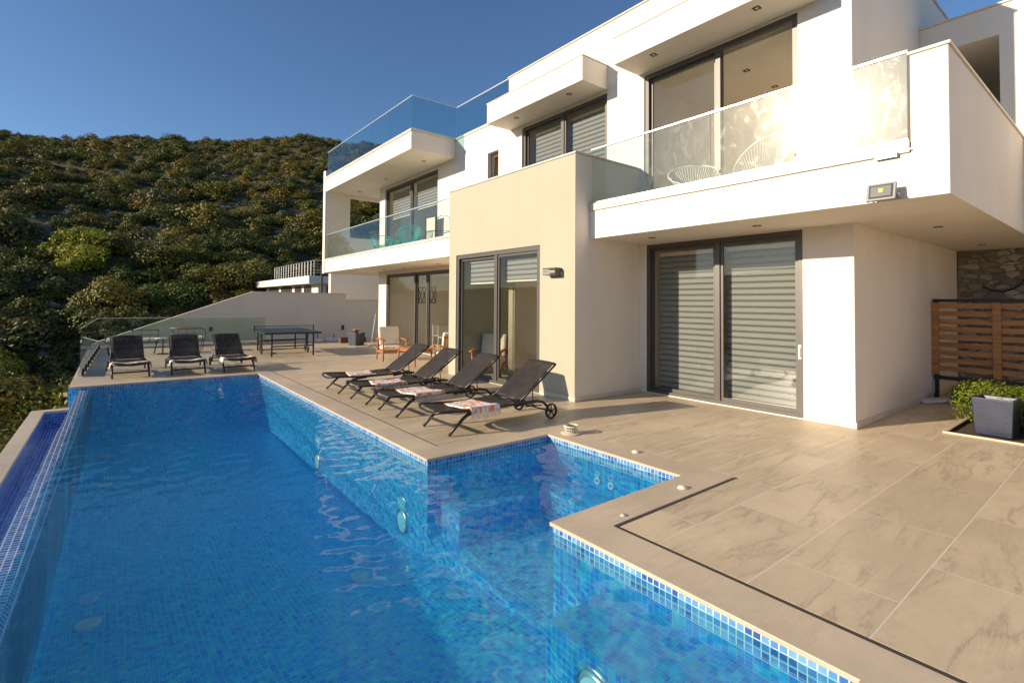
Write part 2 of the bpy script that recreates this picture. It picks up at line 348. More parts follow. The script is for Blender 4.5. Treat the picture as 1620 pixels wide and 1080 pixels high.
def wood(name,col,scale=1.,axis=0):
    m,t,p=mat(name); co=N(t,'TexCoord').outputs['Object']; mp=N(t,'Mapping'); s_=[14*scale]*3; s_[axis]=1.2*scale; mp.inputs['Scale'].default_value=s_; t.links.new(co,mp.inputs[0])
    n=N(t,'TexNoise',i_Scale=1.6,i_Detail=7.,i_Distortion=.8); t.links.new(mp.outputs[0],n.inputs[0])
    c=ramp(t,[(.3,tuple(x*.55 for x in col)),(.5,col),(.72,tuple(x*1.25 for x in col))],n.outputs[0]); t.links.new(c.outputs[0],p.inputs['Base Color'])
    oi=N(t,'ObjectInfo'); p.inputs['Roughness'].default_value=.5; return m
M_wood=wood('orange_oiled_wood',(.40,.15,.045)); M_slat=wood('pine_slats',(.46,.20,.055),1,1)

def leaf_mat(name,stops,rough=.6,transl=.25):
    m,t,p=mat(name); out=t.nodes['Material Output']
    at=N(t,'Attribute',attribute_name='rnd'); oi=N(t,'ObjectInfo'); co=N(t,'TexCoord').outputs['Object']
    lf=N(t,'Attribute',attribute_name='leaf')
    f=mth(t,'FRACT',mth(t,'ADD',at.outputs['Fac'],oi.outputs['Random']))
    c=ramp(t,stops,f); c2=mixc(t,1.,c.outputs[0],ramp(t,[(0,(.55,.6,.6)),(.6,(1,1,1)),(1,(1.5,1.35,1.0))],lf.outputs['Fac']).outputs[0],'MULTIPLY')
    t.links.new(c2,p.inputs['Base Color']); p.inputs['Roughness'].default_value=rough; p.inputs['Specular IOR Level'].default_value=.25
    tl=N(t,'BsdfTranslucent'); t.links.new(c2,tl.inputs[0]); mx=N(t,'MixShader',n_0=transl); t.links.new(p.outputs[0],mx.inputs[1]); t.links.new(tl.outputs[0],mx.inputs[2]); t.links.new(mx.outputs[0],out.inputs[0])
    return m
HILL_STOPS=[(0,(0.157,0.165,0.030)),(.13,(0.082,0.115,0.024)),(.26,(0.259,0.201,0.030)),(.38,(0.103,0.122,0.040)),(.5,(0.191,0.165,0.030)),(.62,(0.076,0.098,0.028)),(.74,(0.273,0.180,0.026)),(.86,(0.137,0.136,0.056)),(1,(0.157,0.165,0.030))]
M_leaf=leaf_mat('hill_foliage',HILL_STOPS,transl=.15)
M_leafy=leaf_mat('yellow_foliage',[(0,(0.292,0.300,0.034)),(.4,(0.292,0.300,0.036)),(.7,(0.292,0.300,0.041)),(1,(0.292,0.300,0.034))])
M_leafg=leaf_mat('dark_green_foliage',[(0,(0.129,0.141,0.034)),(.5,(0.207,0.191,0.046)),(1,(0.129,0.141,0.034))])
M_leaff=leaf_mat('fresh_green_foliage',[(0,(.13,.19,.018)),(.5,(.17,.22,.022)),(1,(.13,.19,.018))],.45,.3)
M_bark=simple('bark',(.11,.08,.055),.9,var=.3,scale=12)
def hill_mat():
    m,t,p=mat('hill_soil_and_rock'); co=N(t,'TexCoord').outputs['Object']
    n1=N(t,'TexNoise',i_Scale=.12,i_Detail=8.,i_Roughness=.65); t.links.new(co,n1.inputs[0])
    n2=N(t,'TexNoise',i_Scale=1.3,i_Detail=8.,i_Roughness=.7); t.links.new(co,n2.inputs[0])
    v=N(t,'TexVoronoi',i_Scale=.9); t.links.new(co,v.inputs[0])
    a=ramp(t,[(.35,(.060,.066,.022)),(.52,(.085,.074,.030)),(.66,(.15,.09,.05))],n1.outputs[0])
    b=ramp(t,[(.4,(.10,.09,.08)),(.65,(.30,.28,.25))],n2.outputs[0])
    f=mth(t,'MULTIPLY',ramp(t,[(.52,(0,0,0)),(.58,(1,1,1))],n2.outputs[0]).outputs[0],ramp(t,[(.50,(0,0,0)),(.60,(1,1,1))],n1.outputs[0]).outputs[0])
    t.links.new(mixc(t,f,a.outputs[0],b.outputs[0]),p.inputs['Base Color']); p.inputs['Roughness'].default_value=.95
    bb=N(t,'Bump',i_Strength=1.,i_Distance=.4); t.links.new(n2.outputs[0],bb.inputs['Height']); t.links.new(bb.outputs[0],p.inputs['Normal'])
    return m
M_hill=hill_mat()
M_rock=simple('grey_limestone',(.30,.275,.25),.9,var=.35,scale=2.2,bump=1,bscale=9)
def stonewall_mat():
    m,t,p=mat('rubble_stone_wall'); uv=N(t,'TexCoord').outputs['UV']
    mp=N(t,'Mapping'); mp.inputs['Scale'].default_value=(4.2,8.5,1); t.links.new(uv,mp.inputs[0])
    nd=N(t,'TexNoise',i_Scale=1.5,i_Detail=3.); t.links.new(mp.outputs[0],nd.inputs[0])
    ad=N(t,'VectorMath',operation='MULTIPLY_ADD'); t.links.new(nd.outputs['Color'],ad.inputs[0]); ad.inputs[1].default_value=(.9,.9,0); t.links.new(mp.outputs[0],ad.inputs[2])
    v=N(t,'TexVoronoi',feature='DISTANCE_TO_EDGE',i_Scale=1.); t.links.new(ad.outputs[0],v.inputs[0]); v2=N(t,'TexVoronoi',i_Scale=1.); t.links.new(ad.outputs[0],v2.inputs[0])
    sx=N(t,'SeparateXYZ'); t.links.new(v2.outputs['Color'],sx.inputs[0])
    c=ramp(t,[(0,(.20,.17,.14)),(.5,(.36,.32,.27)),(1,(.50,.45,.39))],sx.outputs[0])
    t.links.new(mixc(t,ramp(t,[(.03,(1,1,1)),(.09,(0,0,0))],v.outputs[0]).outputs[0],c.outputs[0],(.16,.14,.12)),p.inputs['Base Color']); p.inputs['Roughness'].default_value=.95
    b=N(t,'Bump',i_Strength=1.,i_Distance=.06); t.links.new(mth(t,'MINIMUM',v.outputs[0],.25),b.inputs['Height']); t.links.new(b.outputs[0],p.inputs['Normal']); return m
M_stone=stonewall_mat()
M_planter=simple('blue_grey_glazed_planter',(.015,.021,.046),.42,var=.35,scale=4,bump=.4,bscale=30)
M_soil=simple('planting_soil',(.08,.05,.03),.95,var=.4,scale=20,bump=1,bscale=40)
M_turq=simple('turquoise_cord',(.005,.50,.44),.4); M_cord=simple('white_cord',(.72,.70,.64),.4)
M_teal=simple('teal_table_top',(.009,.036,.040),.4); M_whitep=simple('white_plastic',(.72,.70,.66),.4)
M_lens=simple('pool_light_lens',(.40,.60,.62),.2); M_terra=simple('terracotta',(.52,.21,.12),.8)

# ------------------------------------------------------------------ terrain
def ridge(az):   # ridge height as seen from the terrace, by bearing
    az=np.minimum(az,17)+np.clip(az-17,0,40)*-.2; return 35.6+ .44*(az+7)+.5*np.sin(az*.55)+.3*np.sin(az*1.7+1)
def terr(x,y):
    r=np.hypot(x,y); az=np.degrees(np.arctan2(x,y)); azc=np.clip(az,-14,60)
    east=np.clip((az-34)/22,0,1)
    s=np.clip((r-42)/(150-42),0,1); zr=ridge(azc)
    hill=-6+(zr+6)*(1-(1-s)**1.22)
    beyond=np.clip((r-150)/250,0,1); hill=hill-beyond*12
    hill=hill+np.where(azc<-4, np.clip((r-190)/120,0,1)*(13+2*np.sin(az)),0)*np.clip((-3.2-az)/5,0,1)
    base=-3.2-2.8*np.clip((r-24)/18,0,1)
    h=np.where(r<42,base,hill)
    h=h*(1-east)+(-3.4)*east
    wside=np.clip((-az-9)/14,0,1)             # valley to the west
    h=h*(1-wside)+(-9)*wside
    # low knoll to the west
    wr=np.exp(-((x+72)/13)**2)*np.clip((y+90)/40,0,1)*np.clip((92-y)/34,0,1)
    h=np.maximum(h, -12+wr*(12+WR))
    far=np.clip((r-500)/1500,0,1)
    h=np.where(x<-150, -10+60*np.clip((-x-150)/500,0,1)+8*np.sin(y*.01), h)*(1-far)+(-10)*far
    h=h+.45*np.sin(x*.31+np.sin(y*.23))*np.cos(y*.27)*np.clip((r-30)/30,0,1)
    inside=(x>-3)&(x<26)&(y>-30)&(y<25)
    return np.where(inside,-3.4,h)
WR=-6.0
def build_terrain():
    def ax(lo,hi,c0,c1,fine,n):
        a=list(np.arange(c0,c1+fine,fine)); 
        l=c0-np.geomspace(1,c0-lo,n); r_=c1+np.geomspace(1,hi-c1,n); return np.array(sorted(set(list(l)+a+list(r_))))
    xs=ax(-4000,4000,-100,130,2.5,28); ys=ax(-4000,4000,-60,190,2.5,28)
    X,Y=np.meshgrid(xs,ys,indexing='ij'); Z=terr(X,Y); n,m=X.shape
    me=bpy.data.meshes.new('hillside_ground'); me.vertices.add(n*m); me.vertices.foreach_set('co',np.stack([X,Y,Z],-1).reshape(-1))
    I=np.arange(n*m).reshape(n,m); F=np.stack([I[:-1,:-1],I[1:,:-1],I[1:,1:],I[:-1,1:]],-1).reshape(-1,4)
    me.loops.add(F.size); me.loops.foreach_set('vertex_index',F.reshape(-1)); me.polygons.add(len(F)); me.polygons.foreach_set('loop_start',np.arange(0,F.size,4)); me.polygons.foreach_set('use_smooth',np.ones(len(F),bool)); me.update(); me.validate()
    me.materials.append(M_hill); o=bpy.data.objects.new('hillside_ground',me); C.objects.link(o); tag(o,kind='structure'); return o
build_terrain()

def bush_arrays(n,rng,lump=7,leaf=.16,flat=.85,spread=.42,rr=(.34,.62)):
    # leaf clumps spread over several overlapping lobes
    cs=rng.normal(0,spread,(lump,3)); cs[:,2]=np.abs(cs[:,2])*flat*.9+.25; rs=rng.uniform(*rr,lump)
    k=rng.integers(0,lump,n); d=rng.normal(size=(n,3)); d/=np.linalg.norm(d,axis=1)[:,None]; d[:,2]=np.where(d[:,2]<-.35,-d[:,2],d[:,2])
    p=cs[k]+d*(rs[k]*rng.uniform(.72,1.06,n))[:,None]; p[:,2]=np.maximum(p[:,2],.02)
    nr=d+rng.normal(0,.38,(n,3)); nr/=np.linalg.norm(nr,axis=1)[:,None]
    u=np.cross(nr,rng.normal(size=(n,3))); u/=np.linalg.norm(u,axis=1)[:,None]; v=np.cross(nr,u)
    s=leaf*rng.uniform(.6,1.35,n)[:,None]
    q=np.stack([p-u*s*.5,p-v*s*.32+u*s*.05,p+u*s*.55,p+v*s*.34],1)   # diamond leaf sprays
    return q
def mesh_from_quads(name,q,rnd,leaf,matl):
    n=len(q); me=bpy.data.meshes.new(name); me.vertices.add(n*4); me.vertices.foreach_set('co',q.reshape(-1).astype(np.float32))
    me.loops.add(n*4); me.loops.foreach_set('vertex_index',np.arange(n*4)); me.polygons.add(n); me.polygons.foreach_set('loop_start',np.arange(0,n*4,4))
    for nm,a in (('rnd',rnd),('leaf',leaf)):
        at=me.attributes.new(nm,'FLOAT','FACE'); at.data.foreach_set('value',np.asarray(a,np.float32))
    me.update(); me.validate(); me.materials.append(matl); return me
rng=np.random.default_rng(5)
near_kinds=[('oak_shrub',M_leaf,'rounded olive green shrub'),('autumn_shrub',M_leafy,'ochre yellow shrub'),('juniper_shrub',M_leafg,'dark green juniper shrub')]
protos={}
for nm,ml,_ in near_kinds:
    protos[nm]=[mesh_from_quads(nm,bush_arrays(5200,rng,16,.068,.8,.34,(.22,.46)),np.zeros(5200),rng.random(5200),ml) for _ in range(3)]
def covered(x,y):   # parts of the ground the villa, terrace and neighbour stand on
    return (x>-2.2 and x<27 and y>-30 and y<25.5) or (10.6<x<30 and 37.2<y<56.5)
pts=[]
# stratified over bearing and distance
for r0 in np.geomspace(22,165,112):
    dr=r0*.034; step=max(1.3,r0*.0112)
    naz=int(R(58)*r0/step)
    for k in range(naz):
        az=R(-12+58*(k+rng.random())/naz); r_=r0+rng.uniform(-1.6,1.6)*dr
        x,y=r_*math.sin(az),r_*math.cos(az)
        if covered(x,y): continue
        if rng.random()<.06: continue
        pn=math.sin(x*.13+2)*math.cos(y*.11)+.5*math.sin(x*.05-y*.07)
        if pn>.85 and rng.random()<.35: continue      # rocky clearings
        sc=rng.choice([.6,.8,1.,1.2,1.55])*rng.uniform(.85,1.15)*(1.0 if rng.random()<.85 else 1.5)*(.92 if r_<60 else .92-.34*min(1,(r_-60)/80))
        pts.append((sc/r_,x,y,sc,rng.random()))
for k in range(34):   # growth crowding the foot of the terrace and the trough
    y=rng.uniform(12,30); x=-2.6-rng.uniform(0.6,9)
    pts.append((9,x,y,rng.uniform(.8,1.5),rng.random()))
pts.sort(reverse=True); print('bushes',len(pts))
fx,fy=.12,1.0
qs=[];rn=[];lf=[]; far_protos=[bush_arrays(620,rng,7,.125,.75,.24,(.36,.58)) for _ in range(10)]
zone=lambda x,y: ('just below the terrace' if math.hypot(x,y)<33 else 'at the foot of the hillside' if math.hypot(x,y)<58 else 'halfway up the hillside')
cnt=0
for i,(a,x,y,sc,rd) in enumerate(pts):
    z=float(terr(np.array(x),np.array(y)))-.15
    if cnt<290:
        kd=0 if rd<.5 else (1 if rd<.72 else 2)
        nm,ml,lb=near_kinds[kd]; me=protos[nm][i%3]
        o=bpy.data.objects.new(nm,me); C.objects.link(o); o.location=(x,y,z-.1); o.rotation_euler=(0,0,rng.uniform(0,6.28)); o.scale=(sc*1.5*rng.uniform(.85,1.2),sc*1.5,sc*1.3*rng.uniform(.8,1.25))
        tag(o,lb+' growing '+zone(x,y),'shrub','shrubs on the scrubby hillside'); cnt+=1
    else:
        q=far_protos[i%10]; th=rng.uniform(0,6.28); c_,s_=math.cos(th),math.sin(th)
        Q=np.empty_like(q); Q[...,0]=(q[...,0]*c_-q[...,1]*s_)*sc*1.5+x; Q[...,1]=(q[...,0]*s_+q[...,1]*c_)*sc*1.5+y; Q[...,2]=q[...,2]*sc*1.25*rng.uniform(.8,1.2)+z
        qs.append(Q); rn.append(np.full(len(Q),rd)); lf.append(rng.random(len(Q)))
o=bpy.data.objects.new('hillside_scrub',mesh_from_quads('hillside_scrub',np.concatenate(qs),np.concatenate(rn),np.concatenate(lf),M_leaf)); C.objects.link(o)
tag(o,'dense distant scrub covering the upper hillside','scrub',kind='stuff')
# limestone outcrops
rb=bmesh.new()
def rock(bm_,x,y,z,s_):
    r_=bmesh.ops.create_icosphere(bm_,subdivisions=1,radius=s_)
    for v in r_['verts']:
        k=1+.35*(random.random()-.5); v.co=Vector((v.co.x*k*1.5,v.co.y*k,v.co.z*k*.75)); v.co+=Vector((x,y,z))
for k in range(420):
    r_=random.uniform(30,120) if k<330 else random.uniform(34,62); az=R(random.uniform(-9,24) if k<330 else random.uniform(-8,8)); x,y=r_*math.sin(az),r_*math.cos(az)
    if covered(x,y): continue
    rock(rb,x,y,float(terr(np.array(x),np.array(y)))+.1,random.uniform(.10,.48))
me=bpy.data.meshes.new('limestone_rubble'); rb.to_mesh(me); rb.free(); me.materials.append(M_rock); o=bpy.data.objects.new('limestone_rubble',me); C.objects.link(o); tag(o,'pale limestone rubble scattered between the hillside shrubs','rocks',kind='stuff')

# ------------------------------------------------------------------ terrace, pool
WZ=-.074
XL=-.66
vox([('+',XL,-6,-.30,16,23.15,-.0),('-',-.66,.82,-.30,2.84,13.44,0),('-',2.80,2.96,-.30,4.64,5.09,0),
     # coping zone is a stone of its own
     ('-',2.80,.30,-.06,3.13,13.40,0),('-',2.80,5.05,-.06,4.96,5.40,0),('-',4.60,2.66,-.06,4.96,5.40,0),('-',2.80,2.66,-.06,4.96,3.0,0),('-',-.66,13.40,-.06,3.13,13.75,0),('-',-.66,.50,-.06,3.13,.855,0),
     # drain slots
     ('-',3.13,.30,-.06,3.165,2.66,0),('-',3.13,2.625,-.06,4.99,2.66,0),('-',3.13,5.42,-.06,3.15,13.75,0),
     # planting bed on the right
     ('-',9.05,-3,-.06,12.6,1.80,0)],'terrace_floor',M_tile)['kind']='structure'
vox([('+',-.66,13.375,-.028,3.127,13.75,.002),('+',2.775,.50,-.028,3.127,13.40,.002),('+',-.66,.50,-.028,3.127,.88,.002),('+',3.127,5.03,-.028,4.96,5.40,.002),('+',4.58,2.665,-.028,4.96,5.40,.002),('+',2.775,2.665,-.028,4.96,3.02,.002),('-',2.775,3.02,-.028,4.58,5.03,.002)],'pool_coping',M_coping,bevel=.004)['kind']='structure'
vox([('+',3.131,.31,-.059,3.1645,2.6585,-.0015),('+',3.1645,2.626,-.059,4.988,2.6585,-.0015),('+',3.1305,5.425,-.059,3.1495,13.7,-.001)],'drain_channel',M_grate)['kind']='structure'
# basin: walls and sloping floor, lined with mosaic (faces look inwards)
def basin():
    b=MB(); x0=lambda y:-.50-.0146*(13.4-y)+.20   # weir inner edge
    prof=[(.88,-.83),(2.9,-.90),(4.3,-1.0),(6.3,-1.22),(9.5,-1.22),(13.375,-1.12)]
    for (ya,za),(yb,zb) in zip(prof[:-1],prof[1:]):
        n=4
        for k in range(n):
            y1=ya+(yb-ya)*k/n; y2=ya+(yb-ya)*(k+1)/n; z1=za+(zb-za)*k/n; z2=za+(zb-za)*(k+1)/n
            b.add([(x0(y1),y1,z1),(2.8,y1,z1),(2.8,y2,z2),(x0(y2),y2,z2)],[(0,1,2,3)])
            # weir inner face
            b.add([(x0(y1),y1,z1),(x0(y2),y2,z2),(x0(y2),y2,WZ-.06),(x0(y1),y1,WZ-.06)],[(0,1,2,3)])
            # right wall, open at the jacuzzi
            for (s0,s1,top) in ((y1,y2,None),):
                segs=[]
                for a_,c_ in ((.88,3.0),(3.0,5.05),(5.05,13.375)):
                    lo,hi=max(s0,a_),min(s1,c_)
                    if hi-lo>1e-5: segs.append((lo,hi,-.03 if not (a_==3.0) else -.86))
                for lo,hi,tp in segs:
                    zl=z1+(z2-z1)*(lo-y1)/(y2-y1); zh=z1+(z2-z1)*(hi-y1)/(y2-y1)
                    b.add([(2.8,lo,zl),(2.8,lo,tp),(2.8,hi,tp),(2.8,hi,zh)],[(0,1,2,3)])
    b.add([(-.66,13.375,-.03),(2.8,13.375,-.03),(2.8,13.375,-1.12),(-.66,13.375,-1.12)],[(0,1,2,3)])
    b.add([(-.66,.88,-.03),(-.66,.88,-.83),(2.8,.88,-.83),(2.8,.88,-.03)],[(0,1,2,3)])
    # jacuzzi alcove
    b.add([(2.8,3.0,-.86),(4.6,3.0,-.86),(4.6,5.05,-.86),(2.8,5.05,-.86)],[(0,1,2,3)])
    b.add([(2.8,5.05,-.03),(4.6,5.05,-.03),(4.6,5.05,-.86),(2.8,5.05,-.86)],[(0,1,2,3)])
    b.add([(4.6,5.05,-.03),(4.6,3.0,-.03),(4.6,3.0,-.86),(4.6,5.05,-.86)],[(0,1,2,3)])
    b.add([(4.6,3.0,-.03),(2.8,3.0,-.03),(2.8,3.0,-.86),(4.6,3.0,-.86)],[(0,1,2,3)])
    # steps at the near right corner
    b.box(2.20,.881,-.95,2.799,2.42,-.27); b.box(1.75,.881,-.95,2.199,1.85,-.56)
    # benches inside the jacuzzi
    b.box(2.95,4.62,-.859,4.599,5.049,-.52); b.box(4.17,3.01,-.859,4.599,4.62,-.52)
    return b.build('pool_basin',M_mos)
bas=basin(); bas['kind']='structure'
b=MB()
b.box(2.794,.90,-.17,2.7985,3.001,-.0285).box(2.794,5.049,-.17,2.7985,13.37,-.0285).box(-.44,13.369,-.17,2.794,13.3735,-.0285).box(2.80,5.044,-.17,4.594,5.0485,-.0285).box(4.5945,3.006,-.17,4.5985,5.044,-.0285).box(2.80,3.0015,-.17,4.594,3.006,-.0285)
b.build('waterline_tiles',M_band)['kind']='structure'
wy=lambda y:-.50-.0146*(13.4-y)
def weir():
    b=MB(); ys=np.linspace(.88,13.374,30)
    for y1,y2 in zip(ys[:-1],ys[1:]):
        pr=lambda y:[(wy(y),y,-1.0),(wy(y),y,WZ+.012),(wy(y)+.165,y,WZ-.006),(wy(y)+.20,y,WZ-.06),(wy(y)+.20,y,-1.0)]
        a,c=pr(y1),pr(y2)
        b.add(a+c,[(i,i+1,i+6,i+5) for i in range(4)])
    b.build('infinity_weir',M_weir)['kind']='structure'
    # overflow trough below
    b=MB()
    b.box(-.99,-.5,-.71,-.50,13.14,-.70); b.box(-.99,13.141,-.71,-.505,13.16,-.446); b.box(-1.02,-.5,-.71,-.991,13.16,-.446)
    b.build('overflow_trough',M_mos2)['kind']='structure'
    vox([('+',-1.19,-.5,-.445,-.985,13.40,-.40),('+',-1.19,13.15,-.445,-.62,13.40,-.40),('+',-1.17,-.5,-1.2,-1.03,13.38,-.445),('+',-1.17,13.17,-1.2,-.64,13.38,-.445)],'trough_coping',M_coping,bevel=.004)['kind']='structure'
weir()
def water():
    def sheet(x0f,x1,y0,y1,h):
        nx=int((x1-(-.5))/h); ny=int((y1-y0)/h)
        t=np.linspace(0,1,nx+1)[:,None]; Yv=np.linspace(y0,y1,ny+1)[None,:]+0*t
        X=(x0f(Yv))*(1-t)+x1*t; return X,Yv
    def wave(X,Y):
        z=np.zeros_like(X); r_=np.random.default_rng(3)
        for lam,amp,n in ((.85,.0013,5),(.42,.0013,7),(.22,.0011,9),(.13,.0006,10)):
            for k in range(n):
                th=r_.uniform(0,6.28); kk=2*math.pi/(lam*r_.uniform(.8,1.25)); ph=r_.uniform(0,6.28)
                z+=amp*np.sin(kk*(X*math.cos(th)+Y*math.sin(th)+.03*np.sin(3*X+2*Y))+ph)/math.sqrt(n)*1.5
        calm=.45+.55*(.5+.5*np.sin(X*.9+1.2)*np.cos(Y*.55-.6))
        band=1+.9*np.exp(-((Y-2.9-.15*X)/.5)**2)
        return z*calm*band
    vs=[];fs=[]
    for X,Y in (sheet(lambda y:wy(y)+.10,2.80,.881,13.374,.035),sheet(lambda y:2.80+0*y,4.599,3.001,5.049,.035)):
        n,m=X.shape; base=len(vs); Z=WZ+wave(X,Y)
        vs+= list(map(tuple,np.stack([X,Y,Z],-1).reshape(-1,3)))
        I=base+np.arange(n*m).reshape(n,m); fs+=list(map(tuple,np.stack([I[:-1,:-1],I[1:,:-1],I[1:,1:],I[:-1,1:]],-1).reshape(-1,4)))
    me=bpy.data.meshes.new('pool_water'); me.from_pydata(vs,[],fs); me.materials.append(M_water); me.polygons.foreach_set('use_smooth',[True]*len(me.polygons)); me.update()
    o=bpy.data.objects.new('pool_water',me); C.objects.link(o); o['kind']='structure'; return o
wat=water()
for ob,at in ((wat,'is_caustics_caster'),(bas,'is_caustics_receiver')):
    try: setattr(ob,at,True)
    except Exception:
        try: setattr(ob.cycles,at,True)
        except Exception as e: print('caustics',e)
# retaining structure under the terrace edge, seen left of the pool
b=MB(); b.box(-.64,13.76,-3.5,-.50,23.4,-.301); b.box(-1.17,-.5,-3.5,-.9,13.38,-1.201); b.build('terrace_retaining_wall',M_grey)['kind']='structure'

def pool_light(x,y,z,label,r_=.15,nx=-1):
    t_=empty('pool_light',(x,y,z),0,label,'pool light','round lights set into the pool wall')
    MB().lathe([(r_,0),(r_,nx*.012),(r_*.8,nx*.02)],axis='X',seg=24).build('rim',M_steel,t_,smooth=True)
    MB().lathe([(r_*.8,nx*.012),(r_*.5,nx*.03),(.001,nx*.034)],axis='X',seg=24).build('lens',M_lens,t_,smooth=True)
pool_light(2.798,8.88,-.98,'round white pool light on the far stretch of the right pool wall')
pool_light(2.798,5.66,-.90,'round white pool light on the pool wall just beyond the spa alcove')
pool_light(2.198,2.0,-.50,'round pool light low on the submerged bench nearest the camera')
for i,(y,z) in enumerate(((4.70,-.375),(4.16,-.375),(3.95,-.375))):
    t_=empty('spa_jet',(4.597,y,z),0,['spa jet nozzle nearest the far corner of the alcove','middle of three spa jet nozzles in the alcove wall','spa jet nozzle nearest the camera in the alcove wall'][i],'spa jet','spa jet nozzles')
    MB().lathe([(.045,0),(.045,-.01),(.022,-.012),(.018,-.002)],axis='X',seg=16).build('nozzle_ring',M_whitep,t_,smooth=True)
for x,y,z,lb in ((-.05,10.4,-1.205,'pale floor drain far along the left of the pool floor'),(-.12,6.0,-1.18,'pale floor drain near the weir on the pool floor'),(2.05,5.1,-1.075,'pale floor drain near the right wall of the pool floor')):
    o=MB().lathe([(.10,0),(.10,.012),(.085,.018),(.001,.018)],seg=20).build('floor_drain',M_whitep); o.location=(x,y,z); tag(o,lb,'drain','white drains on the pool floor')

# ------------------------------------------------------------------ villa
V=empty('villa',(8.27,2.64,0),0,'modern white two storey villa with glass balconies and a pale green block','house')
FL2=3.42
ops=[('+',8.27,2.64,0,16,10.70,7.78),('+',8.27,10.70,0,16,19.05,6.75),
 # rooms
 ('-',8.57,3.0,.02,12,6.2,2.88),('-',8.27,3.33,.02,8.57,6.22,2.90),
 ('-',8.27,7.33,.02,12,10.36,2.86),
 ('-',8.57,11.0,.02,12.4,18.5,2.80),('-',8.27,13.68,.02,8.57,18.35,2.78),
 ('-',8.57,3.1,FL2,12.6,6.4,6.22),('-',8.27,3.38,FL2,8.57,6.27,6.30),
 ('-',8.57,7.0,FL2,12,10.4,6.28),('-',8.27,7.24,4.0,8.57,10.13,6.28),
 ('-',8.27,11.15,4.9,8.57,11.66,5.96),('-',8.57,10.9,4.6,9.6,12.2,6.1),
 ('-',8.57,13.2,FL2,12,18.8,6.12),('-',8.27,14.47,FL2,8.57,18.54,6.10),
 ('-',8.6,2.97,7.3,15.7,10.4,7.78)]
vox(ops,'wall',M_white,V,True,bevel=.008)
vox([('+',11.70,-6,2.92,15.5,2.639,6.85),('-',11.70,1.57,3.43,14.5,2.3,6.345),('+',14.62,-6,0,14.9,2.639,2.92)],'rear_wing_wall',M_white,V,True,bevel=.008)
# green projecting block
vox([('+',6.45,6.38,0,8.269,10.68,4.43),('-',6.45,7.33,.02,8.269,10.36,2.86),('-',6.65,6.58,3.5,8.269,10.48,4.43)],'green_block',[M_green,M_white],V,True,bevel=.006)
_me=bpy.data.objects['green_block'].data
for p_ in _me.polygons: p_.material_index = 1 if abs(p_.normal.y)>.5 and p_.center.y<6.5 else 0
vox([('+',6.43,6.36,4.431,6.67,10.70,4.462),('+',6.67,6.36,4.431,8.268,6.60,4.462)],'green_block_cap',M_cap,V,True)
# balcony slab (right) with its solid end parapet
vox([('+',6.82,1.30,2.915,14.6,2.639,3.42),('+',6.82,2.639,2.915,8.269,6.379,3.42),('+',6.82,1.30,3.42,7.07,1.63,4.49),('+',7.07,1.30,3.42,14.6,1.50,4.49),('+',14.4,1.5,3.42,14.6,2.639,3.9)],'balcony_slab',M_white,V,True,bevel=.008)
vox([('+',6.79,1.635,3.421,7.02,6.378,3.55),],'balcony_curb',M_cap,V,True,bevel=.006)
vox([('+',6.80,1.28,4.491,7.10,1.65,4.525),('+',7.10,1.28,4.491,14.6,1.53,4.525)],'parapet_cap',M_cap,V,True,bevel=.004)
# balcony slab (left)
vox([('+',6.75,10.681,2.915,8.269,20.89,3.40),('+',8.269,19.051,2.915,10.2,20.89,3.40)],'balcony_slab',M_white,V,True,bevel=.008)
vox([('+',6.72,10.69,3.401,6.95,20.88,3.45)],'balcony_curb',M_cap,V,True,bevel=.005)
# roof terrace slab (left) and end fin
vox([('+',6.75,13.38,6.22,8.269,20.89,6.74),('+',8.269,19.051,6.22,10.2,20.89,6.74)],'roof_slab',M_white,V,True,bevel=.008)
vox([('+',6.72,13.35,6.741,8.5,20.88,6.81),('+',8.24,10.705,6.751,8.5,13.35,6.812)],'roof_curb',M_cap,V,True,bevel=.005)
vox([('+',6.72,20.891,2.88,10.2,21.15,7.08),('-',7.76,20.891,4.42,9.7,21.15,6.09)],'end_fin_wall',M_white,V,True,bevel=.008)
# overhangs above upper windows and roof cap
vox([('+',7.50,7.23,6.34,8.269,10.62,6.85)],'window_overhang',M_white,V,True,bevel=.008)
vox([('+',7.485,7.215,6.851,8.268,10.635,6.872)],'overhang_cap',M_cap,V,True)
vox([('+',7.50,3.05,6.34,8.269,6.40,6.85)],'window_overhang',M_white,V,True,bevel=.008)
vox([('+',7.485,3.035,6.851,8.268,6.415,6.872)],'overhang_cap',M_cap,V,True)
vox([('+',8.24,2.61,7.781,8.62,10.72,7.81),('+',8.62,2.61,7.781,16,2.99,7.81)],'roof_cap',M_cap,V,True)
vox([('+',11.67,-6,6.851,12.0,2.638,6.88)],'roof_cap',M_cap,V,True)
# skirting
vox([('+',8.252,2.625,.003,8.269,3.27,.09),('+',8.252,2.622,.003,14.6,2.639,.09),('+',6.432,6.36,.003,6.449,7.30,.075),('+',6.432,6.36,.003,8.269,6.379,.075)],'skirting',M_cap,V,True)

